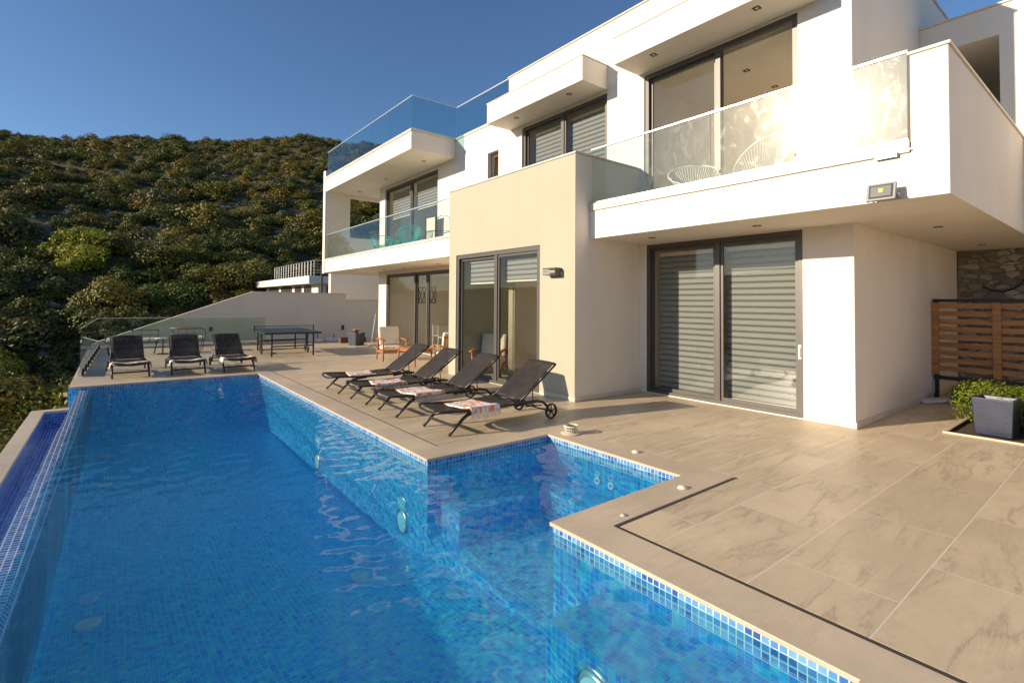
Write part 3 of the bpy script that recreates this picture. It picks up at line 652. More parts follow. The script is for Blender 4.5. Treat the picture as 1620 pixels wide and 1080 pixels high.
def window(y0,y1,z0,z1,X,mull,blinds=(),open_right=False,fw=.075,handle=None,sill=False,outer=M_frame,skip=(),bm=M_blind):
    # outer frame with sliding sashes; panes and blinds are pieces of the window
    f=MB(); d=.09
    f.box(X,y0,z0,X+d,y0+fw,z1); f.box(X,y1-fw,z0,X+d,y1,z1); f.box(X,y0+fw,z1-fw,X+d,y1-fw,z1); f.box(X,y0+fw,z0,X+d,y1-fw,z0+.05)
    edges=[y0+fw]+list(mull)+[y1-fw]
    for m in mull: f.box(X+.004,m-.05,z0+.05,X+d+.03,m+.05,z1-fw)
    fr=f.build('window',outer,V,True,bevel=.004)
    for i,(a,b_) in enumerate(zip(edges[:-1],edges[1:])):
        a2=a+(.05 if i>0 else 0); b2=b_-(.05 if i<len(edges)-2 else 0)
        if i in skip: continue
        s=MB(); xx=X+.03+.035*(i%2); sw=.05
        s.box(xx,a2,z0+.051,xx+.035,a2+sw,z1-fw-.001); s.box(xx,b2-sw,z0+.051,xx+.035,b2,z1-fw-.001); s.box(xx,a2+sw,z1-fw-sw,xx+.035,b2-sw,z1-fw-.001); s.box(xx,a2+sw,z0+.051,xx+.035,b2-sw,z0+.05+sw*1.3)
        s.build('sash',outer,fr,True) if False else _sub(s,'sash',outer,fr)
        g=MB(); g.box(xx+.012,a2+sw,z0+.05+sw*1.3,xx+.022,b2-sw,z1-fw-sw); _sub(g,'pane',M_door,fr)
    for (a,b_,zb,zt) in blinds:
        g=MB(); g.box(X+.20,a,zb,X+.203,b_,zt-.06); o=_sub(g,'blind',bm,fr)
        g=MB(); g.box(X+.185,a-.01,zt-.07,X+.25,b_+.01,zt); _sub(g,'blind_headrail',M_cream,fr)
        g=MB(); g.box(X+.195,a,zb-.03,X+.212,b_,zb-.001); _sub(g,'blind_bar',M_cream,fr)
    if handle:
        g=MB(); g.box(X-.012,handle[0]-.022,handle[1]-.11,X-.001,handle[0]+.022,handle[1]+.11); g.box(X-.035,handle[0]-.008,handle[1]-.07,X-.012,handle[0]+.008,handle[1]+.07); _sub(g,'handle',M_whitep,fr)
    return fr
def _sub(mb,name,mt,parent,**k):
    # sub-part built in world coordinates under a part whose own parent is the villa
    o=mb.build(name,mt,None,**k); o.parent=parent
    o.matrix_parent_inverse=Matrix.Identity(4)
    return o
window(3.33,6.22,.021,2.90,8.29,[4.74],[(3.50,4.66,.12,2.74),(4.83,6.05,.10,2.74)],handle=(3.38,1.02))
window(7.33,10.36,.021,2.86,6.47,[8.80],[(7.45,8.72,2.22,2.76),(8.92,10.05,2.20,2.74)],fw=.09)
window(13.68,18.35,.021,2.78,8.30,[15.20,16.07],[])
window(3.38,6.27,FL2,6.30,8.30,[4.72],[],fw=.09,skip=(0,))
window(7.24,10.13,4.0,6.28,8.32,[8.68],[(7.38,8.6,4.0,6.14),(8.78,9.85,4.0,6.10)],fw=.08)
window(11.155,11.655,4.9,5.955,8.40,[],[],fw=.05)
window(14.47,18.54,FL2,6.10,8.30,[16.45],[(14.58,16.36,5.05,6.0),(16.6,18.3,4.95,5.98)],fw=.08,bm=M_blind)

def railing(p0,p1,z0,z1,n,gm,cap=True,gap=.012,name='glass_railing',gms=None):
    # panes between two points with a metal handrail on top: base shoe is the part, panes and handrail its pieces
    p0,p1=Vector((*p0,0)),Vector((*p1,0)); d=(p1-p0); L=d.length; a=math.atan2(d.y,d.x); T=Matrix.Translation(p0)@Matrix.Rotation(a,4,'Z')
    f=MB(); f.box(0,-.02,z0-.001,L,.02,z0+.035,T=T); fr=f.build(name,M_alu,V,True)
    for i in range(n):
        g=MB(); g.box(L*i/n+gap/2,-.006,z0+.02,L*(i+1)/n-gap/2,.006,z1,T=T); _sub(g,'pane',gms[i] if gms else gm,fr)
    if cap: g=MB(); g.box(0,-.02,z1-.002,L,.02,z1+.022,T=T); _sub(g,'handrail',M_alu,fr)
    return fr
railing((6.86,1.66),(6.86,6.37),3.551,4.545,4,M_rail_glass,gms=[M_dirty,M_dirty,M_dirty,M_rail_glass])
railing((6.80,11.0),(6.80,20.86),3.451,4.43,6,M_rail_glass)
railing((6.80,13.42),(6.80,20.86),6.811,7.80,5,M_roofglass)
railing((6.80,13.42),(8.30,13.42),6.812,7.80,1,M_roofglass)
railing((8.30,10.72),(8.30,13.40),6.813,7.78,2,M_roofglass)
# right balcony side along the green block
# drip box with electrical cover under the right balcony curb
MB().box(6.765,1.74,3.39,6.82,1.95,3.44).build('junction_box',M_alu,V,True,bevel=.004)
b=MB(); b.tube([(6.79,1.95,3.45),(6.79,1.62,3.45)],.008); b.build('conduit',M_alu,V,True)
# interior finishes
vox([('+',8.58,7.0,.021,11.98,10.3,.03),('+',8.58,3.02,.021,11.98,6.18,.03),('+',8.58,11.02,.021,12.38,18.48,.03)],'interior_floor',M_cap,V,True)

def spot(x,y,z,label):
    t_=empty('recessed_spotlight',(x,y,z),0,label,'ceiling light','recessed square spotlights in the soffits')
    b=MB(); s=.052
    for a,c,d,e in ((-s,-s,s,-s*.62),(-s,s*.62,s,s),(-s,-s*.62,-s*.62,s*.62),(s*.62,-s*.62,s,s*.62)): b.box(a,c,-.009,d,e,-.0005)
    b.build('rim',M_dark,t_)
    MB().lathe([(.001,-.002),(.018,-.002),(.030,-.007)],seg=14).build('lamp',M_cream,t_)
for x,y,z,lb in ((7.76,3.76,6.34,'square spotlight in the right upper overhang, right one of two'),(7.76,5.67,6.34,'square spotlight in the right upper overhang, left one of two'),
 (9.45,4.78,6.22,'spotlight on the room ceiling behind the open upper window, nearer the glass'),(10.6,4.77,6.22,'spotlight deeper in the room ceiling behind the open upper window'),
 (7.5,3.65,2.915,'spotlight in the balcony soffit above the right half of the blinded door'),(7.5,5.51,2.915,'spotlight in the balcony soffit above the left half of the blinded door'),
 (9.6,1.98,2.915,'spotlight in the carport soffit to the right of the white column'),(13.0,2.03,2.915,'spotlight at the dark rear of the carport soffit'),
 (7.68,14.33,6.22,'spotlight under the roof terrace slab, nearest its cut corner'),(7.76,17.35,6.22,'middle spotlight under the roof terrace slab'),(7.8,20.0,6.22,'spotlight under the roof terrace slab beside the end fin'),
 (7.8,7.92,6.34,'spotlight under the middle overhang, right one of two'),(7.8,9.78,6.34,'spotlight under the middle overhang, left one of two'),
 (7.8,13.57,2.915,'spotlight under the left balcony beside the green block'),(7.85,15.99,2.915,'middle spotlight under the left balcony'),(7.85,17.6,2.915,'spotlight under the left balcony near the far column')):
    spot(x,y,z,lb)

# wall lamp on the green block
t_=empty('wall_lamp',(6.45,6.86,2.33),0,'grey louvred wall lamp beside the door of the green block','wall lamp')
b=MB(); b.box(-.02,-.10,-.05,-.001,.16,.06); b.build('backplate',M_frame,t_)
b=MB(); b.box(-.17,-.14,.045,-.02,.20,.06); b.box(-.17,-.14,-.075,-.02,.20,-.06); b.box(-.17,-.14,-.06,-.02,-.125,.045)
for k in range(4): b.box(-.17,-.125,-.045+k*.026,-.155,.20,-.033+k*.026)
b.build('louvred_shade',M_frame,t_,bevel=.002)
b=MB(); b.box(-.10,-.08,-.04,-.03,.15,.03); b.build('diffuser',M_whitep,t_)
# floodlight
t_=empty('floodlight',(6.74,1.86,2.97),0,'grey LED floodlight fixed to the balcony fascia, tilted outwards','floodlight')
T=Matrix.Rotation(R(14),4,'Y')
b=MB(); b.box(-.10,-.135,-.09,-.055,.135,.11,T=T); 
for k in range(7): b.box(-.055,-.11+k*.035,-.07,-.03,-.10+k*.035,.09,T=T)
b.build('housing',simple('grey_cast_housing',(.30,.29,.27),.5),t_,bevel=.008)
b=MB(); b.box(-.104,-.112,-.068,-.1005,.112,.088,T=T); b.build('bezel',M_black,t_)
b=MB(); b.box(-.108,-.095,-.05,-.1045,.095,.07,T=T); b.build('lens',simple('floodlight_glass',(.22,.22,.20),.15),t_)
b=MB(); b.box(-.111,-.02,-.005,-.1085,.02,.04,T=T); b.build('led_chip',simple('led_yellow',(.75,.62,.08),.4),t_)
b=MB(); b.tube([(-.06,-.15,.0),(-.02,-.15,-.02),(.06,-.13,-.02)],.008); b.tube([(-.06,.15,.0),(-.02,.15,-.02),(.06,.13,-.02)],.008); b.box(.065,-.15,-.05,.079,.15,.01); b.build('bracket',M_alu,t_)

# ------------------------------------------------------------------ boundary wall and terrace glass
W_=empty('boundary_wall',(4.5,23.2,0),0,'grey rendered boundary wall with a sloping top behind the table tennis table','wall')
b=MB(); T=Matrix.Translation((0,23.3,0))@Matrix.Rotation(R(90),4,'X')
prof=[(-.55,-1.2),(10.6,-1.2),(10.6,1.80),(8.42,1.80),(8.42,2.085),(4.55,2.10),(-.40,.235),(-.55,.16)]
b.prism([(x,z) for x,z in prof],0,.28,T=T); o=b.build('wall',M_grey,W_,True)
b=MB()
for (x0,z0),(x1,z1) in (((10.6,1.80),(8.42,1.80)),((8.42,2.085),(4.55,2.10)),((4.55,2.10),(-.42,.228))):
    d=Vector((x1-x0,0,z1-z0)); b.add([(x0,22.99,z0+.001),(x1,22.99,z1+.001),(x1,23.33,z1+.001),(x0,23.33,z0+.001),(x0,22.99,z0+.03),(x1,22.99,z1+.03),(x1,23.33,z1+.03),(x0,23.33,z0+.03)],((0,1,2,3),(4,7,6,5),(0,4,5,1),(1,5,6,2),(2,6,7,3),(3,7,4,0)))
b.build('wall_cap',M_cap,W_,True)
def tglass(p0,p1,n,name_label,brk=True,z0=.0,z1=1.09):
    p0_,p1_=Vector((*p0,0)),Vector((*p1,0)); d=p1_-p0_; L=d.length; a=math.atan2(d.y,d.x)
    e=empty('glass_fence',(p0[0],p0[1],0),a,name_label,'glass fence')
    b=MB(); b.box(0,-.03,.03,L,.03,.14); b.build('base_rail',M_alu,e)
    if brk:
        for k in range(int(L/.95)+1):
            b=MB(); b.box(.25+k*.95-.04,-.065,.001,.25+k*.95+.04,-.031,.17); b.box(.25+k*.95-.03,-.031,.001,.25+k*.95+.03,.03,.029); b.build('bracket',M_black,e)
    for i in range(n):
        g=MB(); g.box(L*i/n+.006,-.006,.09,L*(i+1)/n-.006,.006,z1); g.build('pane',M_rail_glass,e)
    g=MB(); g.box(0,-.012,z1,L,.012,z1+.012); g.build('handrail',M_alu,e)
    return e
tglass((-.555,15.0),(-.385,22.86),4,'clear glass fence along the open left edge of the terrace')
tglass((-.37,22.88),(5.0,22.88),3,'clear glass fence standing in front of the sloping grey wall',brk=False)
def small_wall_light(x,z,label,w=.09,h=.16):
    t_=empty('wall_light',(x,23.02,z),0,label,'wall light'); MB().box(-w/2,-.07,-h/2,w/2,-.001,h/2).build('housing',M_black,t_,bevel=.01); MB().box(-w/2+.015,-.075,-h/2+.02,w/2-.015,-.0705,-.01).build('diffuser',M_frame,t_)
small_wall_light(3.05,.62,'small dark wall light above the low socket behind the glass')
small_wall_light(3.30,.16,'low black wall socket box just above the floor by the glass end',.12,.12)
small_wall_light(5.55,.44,'small dark wall light behind the table tennis table')
small_wall_light(8.28,.55,'small dark wall light above the blue planter',.10,.22)

# neighbouring villa
NV=empty('neighbour_villa',(9.0,45,0),0,'low white neighbouring villa with a flat roof beyond the grey wall','house')
vox([('+',12.0,38.6,-3,22,55,3.03)],'wall',M_white,NV,True)
vox([('+',11.15,38.0,3.031,22,55.5,3.60)],'roof_slab',M_white,NV,True)
for y0,y1 in ((40.2,42.0),(42.8,44.6),(45.6,49.0),(50,53.5)):
    f=MB(); f.box(11.93,y0,.6,11.999,y0+.09,2.9); f.box(11.93,y1-.09,.6,11.999,y1,2.9); f.box(11.93,y0+.09,2.82,11.999,y1-.09,2.9); f.box(11.93,(y0+y1)/2-.05,.6,11.999,(y0+y1)/2+.05,2.82)
    fr=f.build('window',M_frame,NV,True); _g=MB(); _g.box(11.95,y0+.02,.62,11.96,y1-.02,2.8); _sub(_g,'pane',M_sling,fr)
f=MB(); f.box(12.6,38.52,.6,12.7,38.599,2.9); f.box(14.4,38.52,.6,14.5,38.599,2.9); f.box(12.7,38.52,2.8,14.4,38.599,2.9); fr=f.build('window',M_frame,NV,True); _g=MB(); _g.box(12.7,38.55,.6,14.4,38.56,2.8); _sub(_g,'pane',M_sling,fr)
b=MB()
for k in range(16): y=38.3+k*.77; b.tube([(11.6,y,3.6),(11.6,y,4.74)],.024,6)
for k in range(8): x=11.6+k*.6; b.tube([(x,38.3,3.6),(x,38.3,4.74)],.024,6)
for z in (3.84,4.06,4.28,4.50): b.tube([(16,38.3,z),(11.6,38.3,z),(11.6,49.9,z)],.012,6)
b.tube([(16,38.3,4.76),(11.6,38.3,4.76),(11.6,49.9,4.76)],.035,6); b.build('roof_railing',M_steel,NV,True)
vox([('+',12.0,24.6,-1.5,20,24.9,3.0)],'x',M_grey) if False else None
g=empty('garden_wall',(9.2,24.4,0),0,'plain beige garden wall rising behind the end of the grey wall','wall'); MB().box(8.1,24.2,-2,14.0,24.5,3.3).build('wall',M_white,g,True)
o=MB().tube([(0,0,-1.2),(0,0,3.4)],.05,10).build('drain_pipe',M_black); o.location=(7.62,24.0,0); tag(o,'black vertical drain pipe in front of the beige garden wall','pipe')

# ------------------------------------------------------------------ sun loungers
def make_lounger():
    e=empty('sun_lounger',(0,0,0)); hw=.335
    f=MB()
    for s in (-1,1):
        f.tube([(-.07,s*hw,.325),(.10,s*hw,.315),(.55,s*hw,.285),(1.22,s*hw,.295),(1.56,s*hw,.285)],.019,8)
    # bowed foot bar
    f.tube([(-.07,-hw,.325),(-.115,-.22,.30),(-.13,0,.288),(-.115,.22,.30),(-.07,hw,.325)],.017,8)
    f.tube([(1.22,-hw,.29),(1.22,hw,.29)],.016,8); f.tube([(.30,-hw,.285),(.30,0,.262),(.30,hw,.285)],.013,6)
    f.build('frame',M_dark,e,smooth=True)
    for s in (-1,1):
        pts=[(.56,s*hw,.268),(.38,s*hw,.262),(.29,s*hw,.245),(.22,s*hw,.205),(.15,s*hw,.145),(.0,s*hw,.012)]
        MB().tube(pts,[.016,.022,.023,.022,.021,.020],10).build('leg',M_dark,e,smooth=True)
    for s in (-1,1):
        pts=[(1.12,s*hw,.262),(1.36,s*hw,.290),(1.52,s*hw,.292),(1.64,s*hw,.262),(1.73,s*hw,.19),(1.775,s*hw,.11)]
        MB().tube(pts,.020,10).build('rear_leg',M_dark,e,smooth=True)
    b=MB(); b.box(.085,-hw,.10,.105,hw,.135); b.build('stretcher',M_dark,e,bevel=.004)
    b=MB(); b.tube([(1.775,-hw-.03,.115),(1.775,hw+.03,.115)],.011,8); b.tube([(1.30,-hw,.235),(1.62,-hw,.215)],.010,6); b.tube([(1.30,hw,.235),(1.62,hw,.215)],.010,6); b.tube([(1.50,-hw,.225),(1.50,hw,.225)],.010,6); b.build('axle',M_dark,e,smooth=True)
    # sling seat, sagging a little
    b=MB(); b.grid(lambda u,v:(-.06+1.27*u,-hw+.012+(2*hw-.024)*v,.332-.035*math.sin(math.pi*min(1,u*1.15)*.9)-.030*math.sin(math.pi*v)-.008*math.sin(math.pi*u)),24,12); b.build('seat',M_sling,e,smooth=True,solid=.004)
    # backrest
    a=Vector((1.235,0,.325)); t=Vector((1.925,0,.80)); d=t-a
    bk=MB()
    for s in (-1,1): bk.tube([(a.x,s*(hw-.02),a.z),(a.x+d.x*.55,s*(hw-.02),a.z+d.z*.53),(t.x,s*(hw-.02),t.z)],.016,8)
    bk.tube([(t.x,-hw+.02,t.z),(t.x-.01,-.17,t.z+.018),(t.x-.012,0,t.z+.024),(t.x-.01,.17,t.z+.018),(t.x,hw-.02,t.z)],.016,8); bk.tube([(a.x+.02,-hw+.02,a.z),(a.x+.02,hw-.02,a.z)],.013,8)
    bk.tube([(a.x+d.x*.47,-hw+.02,a.z+d.z*.42),(a.x+d.x*.47,hw-.02,a.z+d.z*.42)],.010,6)
    fr=bk.build('backrest',M_dark,e,smooth=True)
    s_=MB(); s_.grid(lambda u,v:(a.x+.02+(d.x-.03)*u,-hw+.03+(2*hw-.06)*v,a.z+.012+(d.z+.012)*u-.022*math.sin(math.pi*v)*math.sin(math.pi*min(1,u+.12))+.012*math.sin(math.pi*v)*u),18,12)
    o=s_.build('sling',M_sling,fr,smooth=True,solid=.004)
    b=MB()
    for s in (-1,1): b.tube([(a.x+d.x*.34,s*(hw-.04),a.z+d.z*.30),(1.49,s*(hw-.045),.255)],.009,6)
    b.tube([(1.49,-hw+.045,.255),(1.49,hw-.045,.255)],.009,6); b.build('prop',M_dark,e,smooth=True)
    for s in (-1,1):
        wy_=s*(hw+.045)
        ty=MB().lathe([(.092,-.016),(.112,-.016),(.117,-.008),(.117,.008),(.112,.016),(.092,.016),(.092,-.016)],(1.775,wy_,.117),28,axis='Y').build('wheel',M_black,e,smooth=True)
        h=MB(); h.lathe([(.001,-.012),(.026,-.012),(.026,.012),(.001,.012)],(1.775,wy_,.117),16,axis='Y')
        for k in range(5):
            an=k*2*math.pi/5+.3; h.tube([(1.775+.02*math.cos(an),wy_,.117+.02*math.sin(an)),(1.775+.098*math.cos(an),wy_,.117+.098*math.sin(an))],.0095,6)
        h.build('spokes',M_black,ty,smooth=True)
    return e
LG='black sun loungers around the pool'
spots=[((3.46,6.04),0,'black sling sun lounger nearest the camera in the row before the green block'),((3.385,7.43),0,'second black sun lounger from the camera in the row before the green block'),
 ((3.38,8.61),0,'third black sun lounger from the camera in the row before the green block'),((3.37,9.895),0,'black sun lounger farthest along the row, nearest the armchairs'),
 ((.355,14.25),1,'black sun lounger next to the glass fence behind the far pool edge'),((1.445,14.14),1,'middle one of three black sun loungers behind the far pool edge'),((2.50,14.02),1,'black sun lounger behind the far pool edge nearest the table tennis table')]
L0=make_lounger()
def zsurf(u): return .332-.035*math.sin(math.pi*min(1,u*1.15)*.9)-.03-.008*math.sin(math.pi*u)
def towel(loc,rz,seed,label,x0,x1,w0,w1,hang,skew):
    r_=random.Random(seed); e=empty('towel',loc,rz,label,'towel','folded patterned towels on the loungers')
    hw=.335
    def P(u,v):
        x=x0+(x1-x0)*u+skew*(v-.5); y=w0+(w1-w0)*v
        seatz=.332-.035*math.sin(math.pi*min(1,(x+.06)/1.27*1.15)*.9)-.030*math.sin(math.pi*min(1,max(0,(y+hw)/(2*hw))))
        z=seatz+.028+.006*math.sin(9*x+5*y+seed)+.005*math.sin(17*y+seed*2)
        if y<-hw: z=.345-(-hw-y)*1.1; y=-hw-.022-(-hw-y)*.15
        if y>hw: z=.345-(y-hw)*1.1; y=hw+.022+(y-hw)*.15
        return (x,y,z)
    b=MB(); b.grid(P,16,18); b.build('cloth',M_towel,e,smooth=True,solid=.022)
    f=MB()
    for k in range(34):
        u=k/33; p=Vector(P(u,0)); q=p+Vector((r_.uniform(-.012,.012),-.012,-.05-r_.uniform(0,.03))) if hang else p+Vector((0,-.04,-.01))
        f.tube([p,(p+q)/2+Vector((r_.uniform(-.006,.006),-.006,0)),q],.0035,5)
    for k in range(26):
        u=k/25; p=Vector(P(u,1)); f.tube([p,p+Vector((r_.uniform(-.01,.01),.035,.004 if abs(p.y)<.3 else -.04))],.003,5)
    f.build('fringe',M_fringe,e)
    return e
tl=['folded orange and white towel draped over the edge of the nearest lounger','folded white and orange towel on the second lounger from the camera','crumpled orange and white towel on the third lounger from the camera','orange and white towel on the lounger nearest the armchairs',
 'pale towel across the lounger next to the glass fence','pale towel across the middle lounger behind the pool','pale towel across the lounger nearest the table tennis table']
tw=[(.30,.78,-.42,.20,True,-.06),(.28,.80,-.38,.22,True,-.05),(.22,.82,-.36,.16,True,.12),(.30,.80,-.30,.24,False,.1),(-.02,.36,-.42,.42,True,.08),(-.02,.36,-.41,.41,True,-.05),(-.02,.38,-.41,.43,True,.05)]
for i,((x,y),k,lb) in enumerate(spots):
    o=L0 if i==0 else copy_tree(L0)
    o.location=(x,y,0); o.rotation_euler=(0,0,R(90+[2,-1.5,1][i-4]) if k else R([.5,-1.2,.8,-.6][i])); tag(o,lb,'sun lounger',LG)
    towel((x,y,0),o.rotation_euler[2],i+1,tl[i],*tw[i])

# ------------------------------------------------------------------ lantern, deck fittings
e=empty('candle_lantern',(4.86,4.87,.003),0,'round cream basket lantern on a saucer by the pool corner','lantern')
MB().lathe([(.001,.0),(.125,.0),(.135,.012),(.12,.018),(.001,.014)],seg=28).build('saucer',simple('beige_ceramic',(.62,.52,.40),.6),e,smooth=True)
b=MB()
for z,r_ in ((.028,.075),(.062,.085),(.098,.094),(.106,.092)): b.tube([(r_*math.cos(a),r_*math.sin(a),z) for a in [2*math.pi*k/24 for k in range(24)]],.006,6,closed=True)
for k in range(22):
    a=2*math.pi*k/22; b.tube([(.072*math.cos(a),.072*math.sin(a),.018),(.088*math.cos(a+.06),.088*math.sin(a+.06),.06),(.094*math.cos(a),.094*math.sin(a),.108)],.0045,5)
b.build('basket',simple('cream_rattan',(.70,.62,.50),.7),e)
MB().lathe([(.055,.02),(.062,.095),(.058,.098),(.05,.03),(.001,.03)],seg=20).build('cup',simple('dark_glass_cup',(.08,.07,.05),.2),e,smooth=True)
for x,y,lb in ((4.86,3.80,'small cream ground light by the slot drain, nearest the lantern'),(4.28,2.80,'small cream ground light on the coping by the spa corner'),(3.34,2.74,'tiny brown anchor cap in the coping at the drain corner')):
    e=empty('ground_light',(x,y,.003),0,lb,'ground light'); s_=.5 if 'tiny' in lb else 1
    MB().lathe([(.001,0),(.042*s_,0),(.040*s_,.012*s_),(.028*s_,.022*s_),(.001,.024*s_)],seg=18).build('cap',M_cream if s_==1 else M_cap,e,smooth=True)
    MB().lathe([(.043*s_,0),(.050*s_,0),(.050*s_,.006),(.043*s_,.008)],seg=18).build('rim',M_cap,e,smooth=True)

# ------------------------------------------------------------------ table tennis table
e=empty('table_tennis_table',(4.6,18.3,0),R(-3),'dark green table tennis table with its net up, in front of the grey wall','table tennis table')
for s in (-1,1):
    MB().box(-.85,(.006 if s>0 else -1.45),.735,.85,(1.45 if s>0 else -.006),.757).build('table_half',M_teal,e,bevel=.003)
    b=MB(); b.box(-.85,s*1.40-.012,.70,.85,s*1.40+.012,.734); 
    for x in (-.83,.83): b.box(x-.012,min(s*.02,s*1.38),.70,x+.012,max(s*.02,s*1.38),.734)
    b.build('apron',M_black,e)
    for x in (-.62,.62): MB().box(x-.022,s*1.30-.022,.0,x+.022,s*1.30+.022,.70).build('leg',M_black,e)
    b=MB(); b.box(-.60,s*1.30-.012,.30,.60,s*1.30+.012,.34); b.build('leg_brace',M_black,e)
b=MB()
for x in (-.72,.72):
    b.box(x-.02,-.30,.10,x+.02,.30,.14); b.box(x-.015,-.035,.14,x+.015,.035,.70)
    for s in (-1,1): b.tube([(x,s*.28,.13),(x,s*.10,.42),(x,s*.22,.70)],.014,6)
b.box(-.70,-.02,.11,.70,.02,.14); b.box(-.70,-.02,.42,.70,.02,.45); b.build('carriage',M_black,e)
for x in (-.72,.72):
    for s in (-1,1): MB().lathe([(.03,-.018),(.075,-.018),(.08,0),(.075,.018),(.03,.018),(.03,-.018)],(x+.03*s,s*.30,.08),18,axis='X').build('wheel',M_black,e,smooth=True)
b=MB()
for k in range(-92,93,3): b.tube([(k/100,0,.775),(k/100,0,.90)],.0012,4)
for k in range(5): b.tube([(-.92,0,.78+k*.028),(.92,0,.78+k*.028)],.0012,4)
b.box(-.92,-.004,.893,.92,.004,.91); b.build('net',M_black,e)
for x in (-.93,.93): MB().box(x-.015,-.02,.70,x+.015,.02,.93).build('net_post',M_black,e)

# ------------------------------------------------------------------ wire garden seats behind the loungers
def wire_seat(x,y,w_,rz,label,cush=True):
    e=empty('wire_sofa' if w_>1 else 'wire_armchair',(x,y,0),R(rz),label,'garden seat'); h=w_/2
    b=MB(); b.tube([(-h,.28,.78),(h,.28,.78),(h,-.25,.70),(h,-.30,.42)],.011,6); b.tube([(-h,.28,.78),(-h,-.25,.70),(-h,-.30,.42)],.011,6)
    b.tube([(-h,.25,.40),(h,.25,.40),(h,-.30,.40),(-h,-.30,.40)],.011,6,closed=True); b.tube([(-h,.28,.62),(h,.28,.62)],.007,6)
    n=int(w_/.2)
    for k in range(n+1): x_=-h+w_*k/n; b.tube([(x_,.28,.78),(x_,.25,.40)],.008,6)
    b.build('frame',M_dark,e,smooth=True)
    for sx in (-1,1):
        for sy in (-1,1): MB().tube([(sx*h*.96,sy*.25,.40),(sx*h*.86,sy*.2,0.0)],.011,6).build('leg',M_dark,e,smooth=True)
    b=MB(); b.box(-h+.02,-.29,.412,h-.02,.24,.50); b.build('seat_cushion',M_cream,e,bevel=.03)
    if w_<1: b=MB(); b.tube([(-h,.30,.80),(0,.33,.84),(h,.30,.80)],.013,6); b.build('top_rail',M_wood,e,smooth=True)
    return e
wire_seat(.52,20.4,1.35,178,'wide wire garden sofa with a cream cushion near the glass fence corner')
wire_seat(2.05,20.6,.95,165,'wire garden armchair with a cream cushion behind the middle rear lounger')
e=empty('side_table',(1.30,19.9,0),0,'small round cream table between the wire garden seats','table'); MB().lathe([(.001,.50),(.22,.50),(.23,.515),(.22,.53),(.001,.53)],seg=24).build('table_top',M_cream,e,smooth=True); MB().tube([(0,0,0),(0,0,.5)],.02,8).build('pedestal',M_dark,e); MB().lathe([(.001,0),(.16,0),(.15,.02),(.001,.02)],seg=20).build('base',M_dark,e)
for i,(x,lb) in enumerate(((6.85,'left one of two coiled white hoses on the floor by the grey wall'),(7.55,'right one of two coiled white hoses on the floor by the grey wall'))):
    e=empty('coiled_hose',(x,22.3,0),0,lb,'hose','coiled white hoses by the grey wall'); b=MB(); pts=[]
    for k in range(90): a=k*.35; r_=.30-.0012*k+.02*math.sin(a*1.7); pts.append((r_*math.cos(a)*1.1,r_*math.sin(a)*.8,.02+.0014*k+.01*math.sin(a*2.3)))
    b.tube(pts,.022,6); b.build('hose',M_whitep,e,smooth=True)
    MB().tube([(.12,.1,0),(.12,.1,.34)],.018,8).build('hose_stake',M_black,e)
def planter(name,x,y,s,h,rz,label,cat,top=1.22):
    e=empty(name,(x,y,0),rz,label,cat); a=s/2; c=a*top
    b=MB(); vs=[(-a,-a,0),(a,-a,0),(a,a,0),(-a,a,0),(-c,-c,h),(c,-c,h),(c,c,h),(-c,c,h),(-c+.035,-c+.035,h),(c-.035,-c+.035,h),(c-.035,c-.035,h),(-c+.035,c-.035,h),(-c+.05,-c+.05,h-.06),(c-.05,-c+.05,h-.06),(c-.05,c-.05,h-.06),(-c+.05,c-.05,h-.06)]
    b.add(vs,[(3,2,1,0)]+[(i,(i+1)%4,4+(i+1)%4,4+i) for i in range(4)]+[(4+i,4+(i+1)%4,8+(i+1)%4,8+i) for i in range(4)]+[(8+i,8+(i+1)%4,12+(i+1)%4,12+i) for i in range(4)])
    b.build('pot',M_planter,e,bevel=.012); MB().box(-c+.05,-c+.05,h-.09,c-.05,c-.05,h-.061).build('soil',M_soil,e)
    return e
pl=planter('planter',7.66,19.75,.42,.50,R(20),'blue grey square planter by the far column, holding a small terracotta pot','planter',1.18)
e=empty('terracotta_pot',(7.66,19.75,.445),0,'small terracotta pot standing inside the far blue planter','pot'); MB().lathe([(.001,0),(.08,0),(.115,.16),(.13,.16),(.13,.20),(.11,.20),(.09,.05),(.001,.05)],seg=20).build('pot',M_terra,e,smooth=True)
e=empty('wooden_trough',(8.05,21.2,0),0,'low brown wooden trough on the floor behind the blue planter','trough'); vox([('+',-.55,-.15,0.0,.55,.15,.22),('-',-.51,-.11,.04,.51,.11,.22)],'box',simple('dark_brown_wood',(.12,.05,.03),.8),e)
e=empty('broom',(7.86,18.62,0),0,'white handled broom leaning against the far column','broom'); MB().tube([(-.05,0,.10),(.14,.06,1.28)],.012,8).build('handle',M_whitep,e,smooth=True); MB().box(-.17,-.03,.075,.09,.03,.12).build('head',M_whitep,e); b=MB()
for k in range(40): x_=-.165+.25*(k%20)/19; b.tube([(x_,-.015 if k<20 else .015,.08),(x_*1.15-.01,-.02 if k<20 else .02,.0)],.003,4)
b.build('bristles',M_black,e)
e=empty('dustpan',(8.0,18.25,0),R(20),'grey long handled dustpan standing beside the broom','dustpan'); MB().box(-.13,-.12,0,.13,.10,.012).box(-.13,.09,.012,.13,.10,.10).build('pan',M_frame,e); MB().tube([(0,.10,.06),(0,.18,.75)],.01,8).build('handle',M_frame,e)

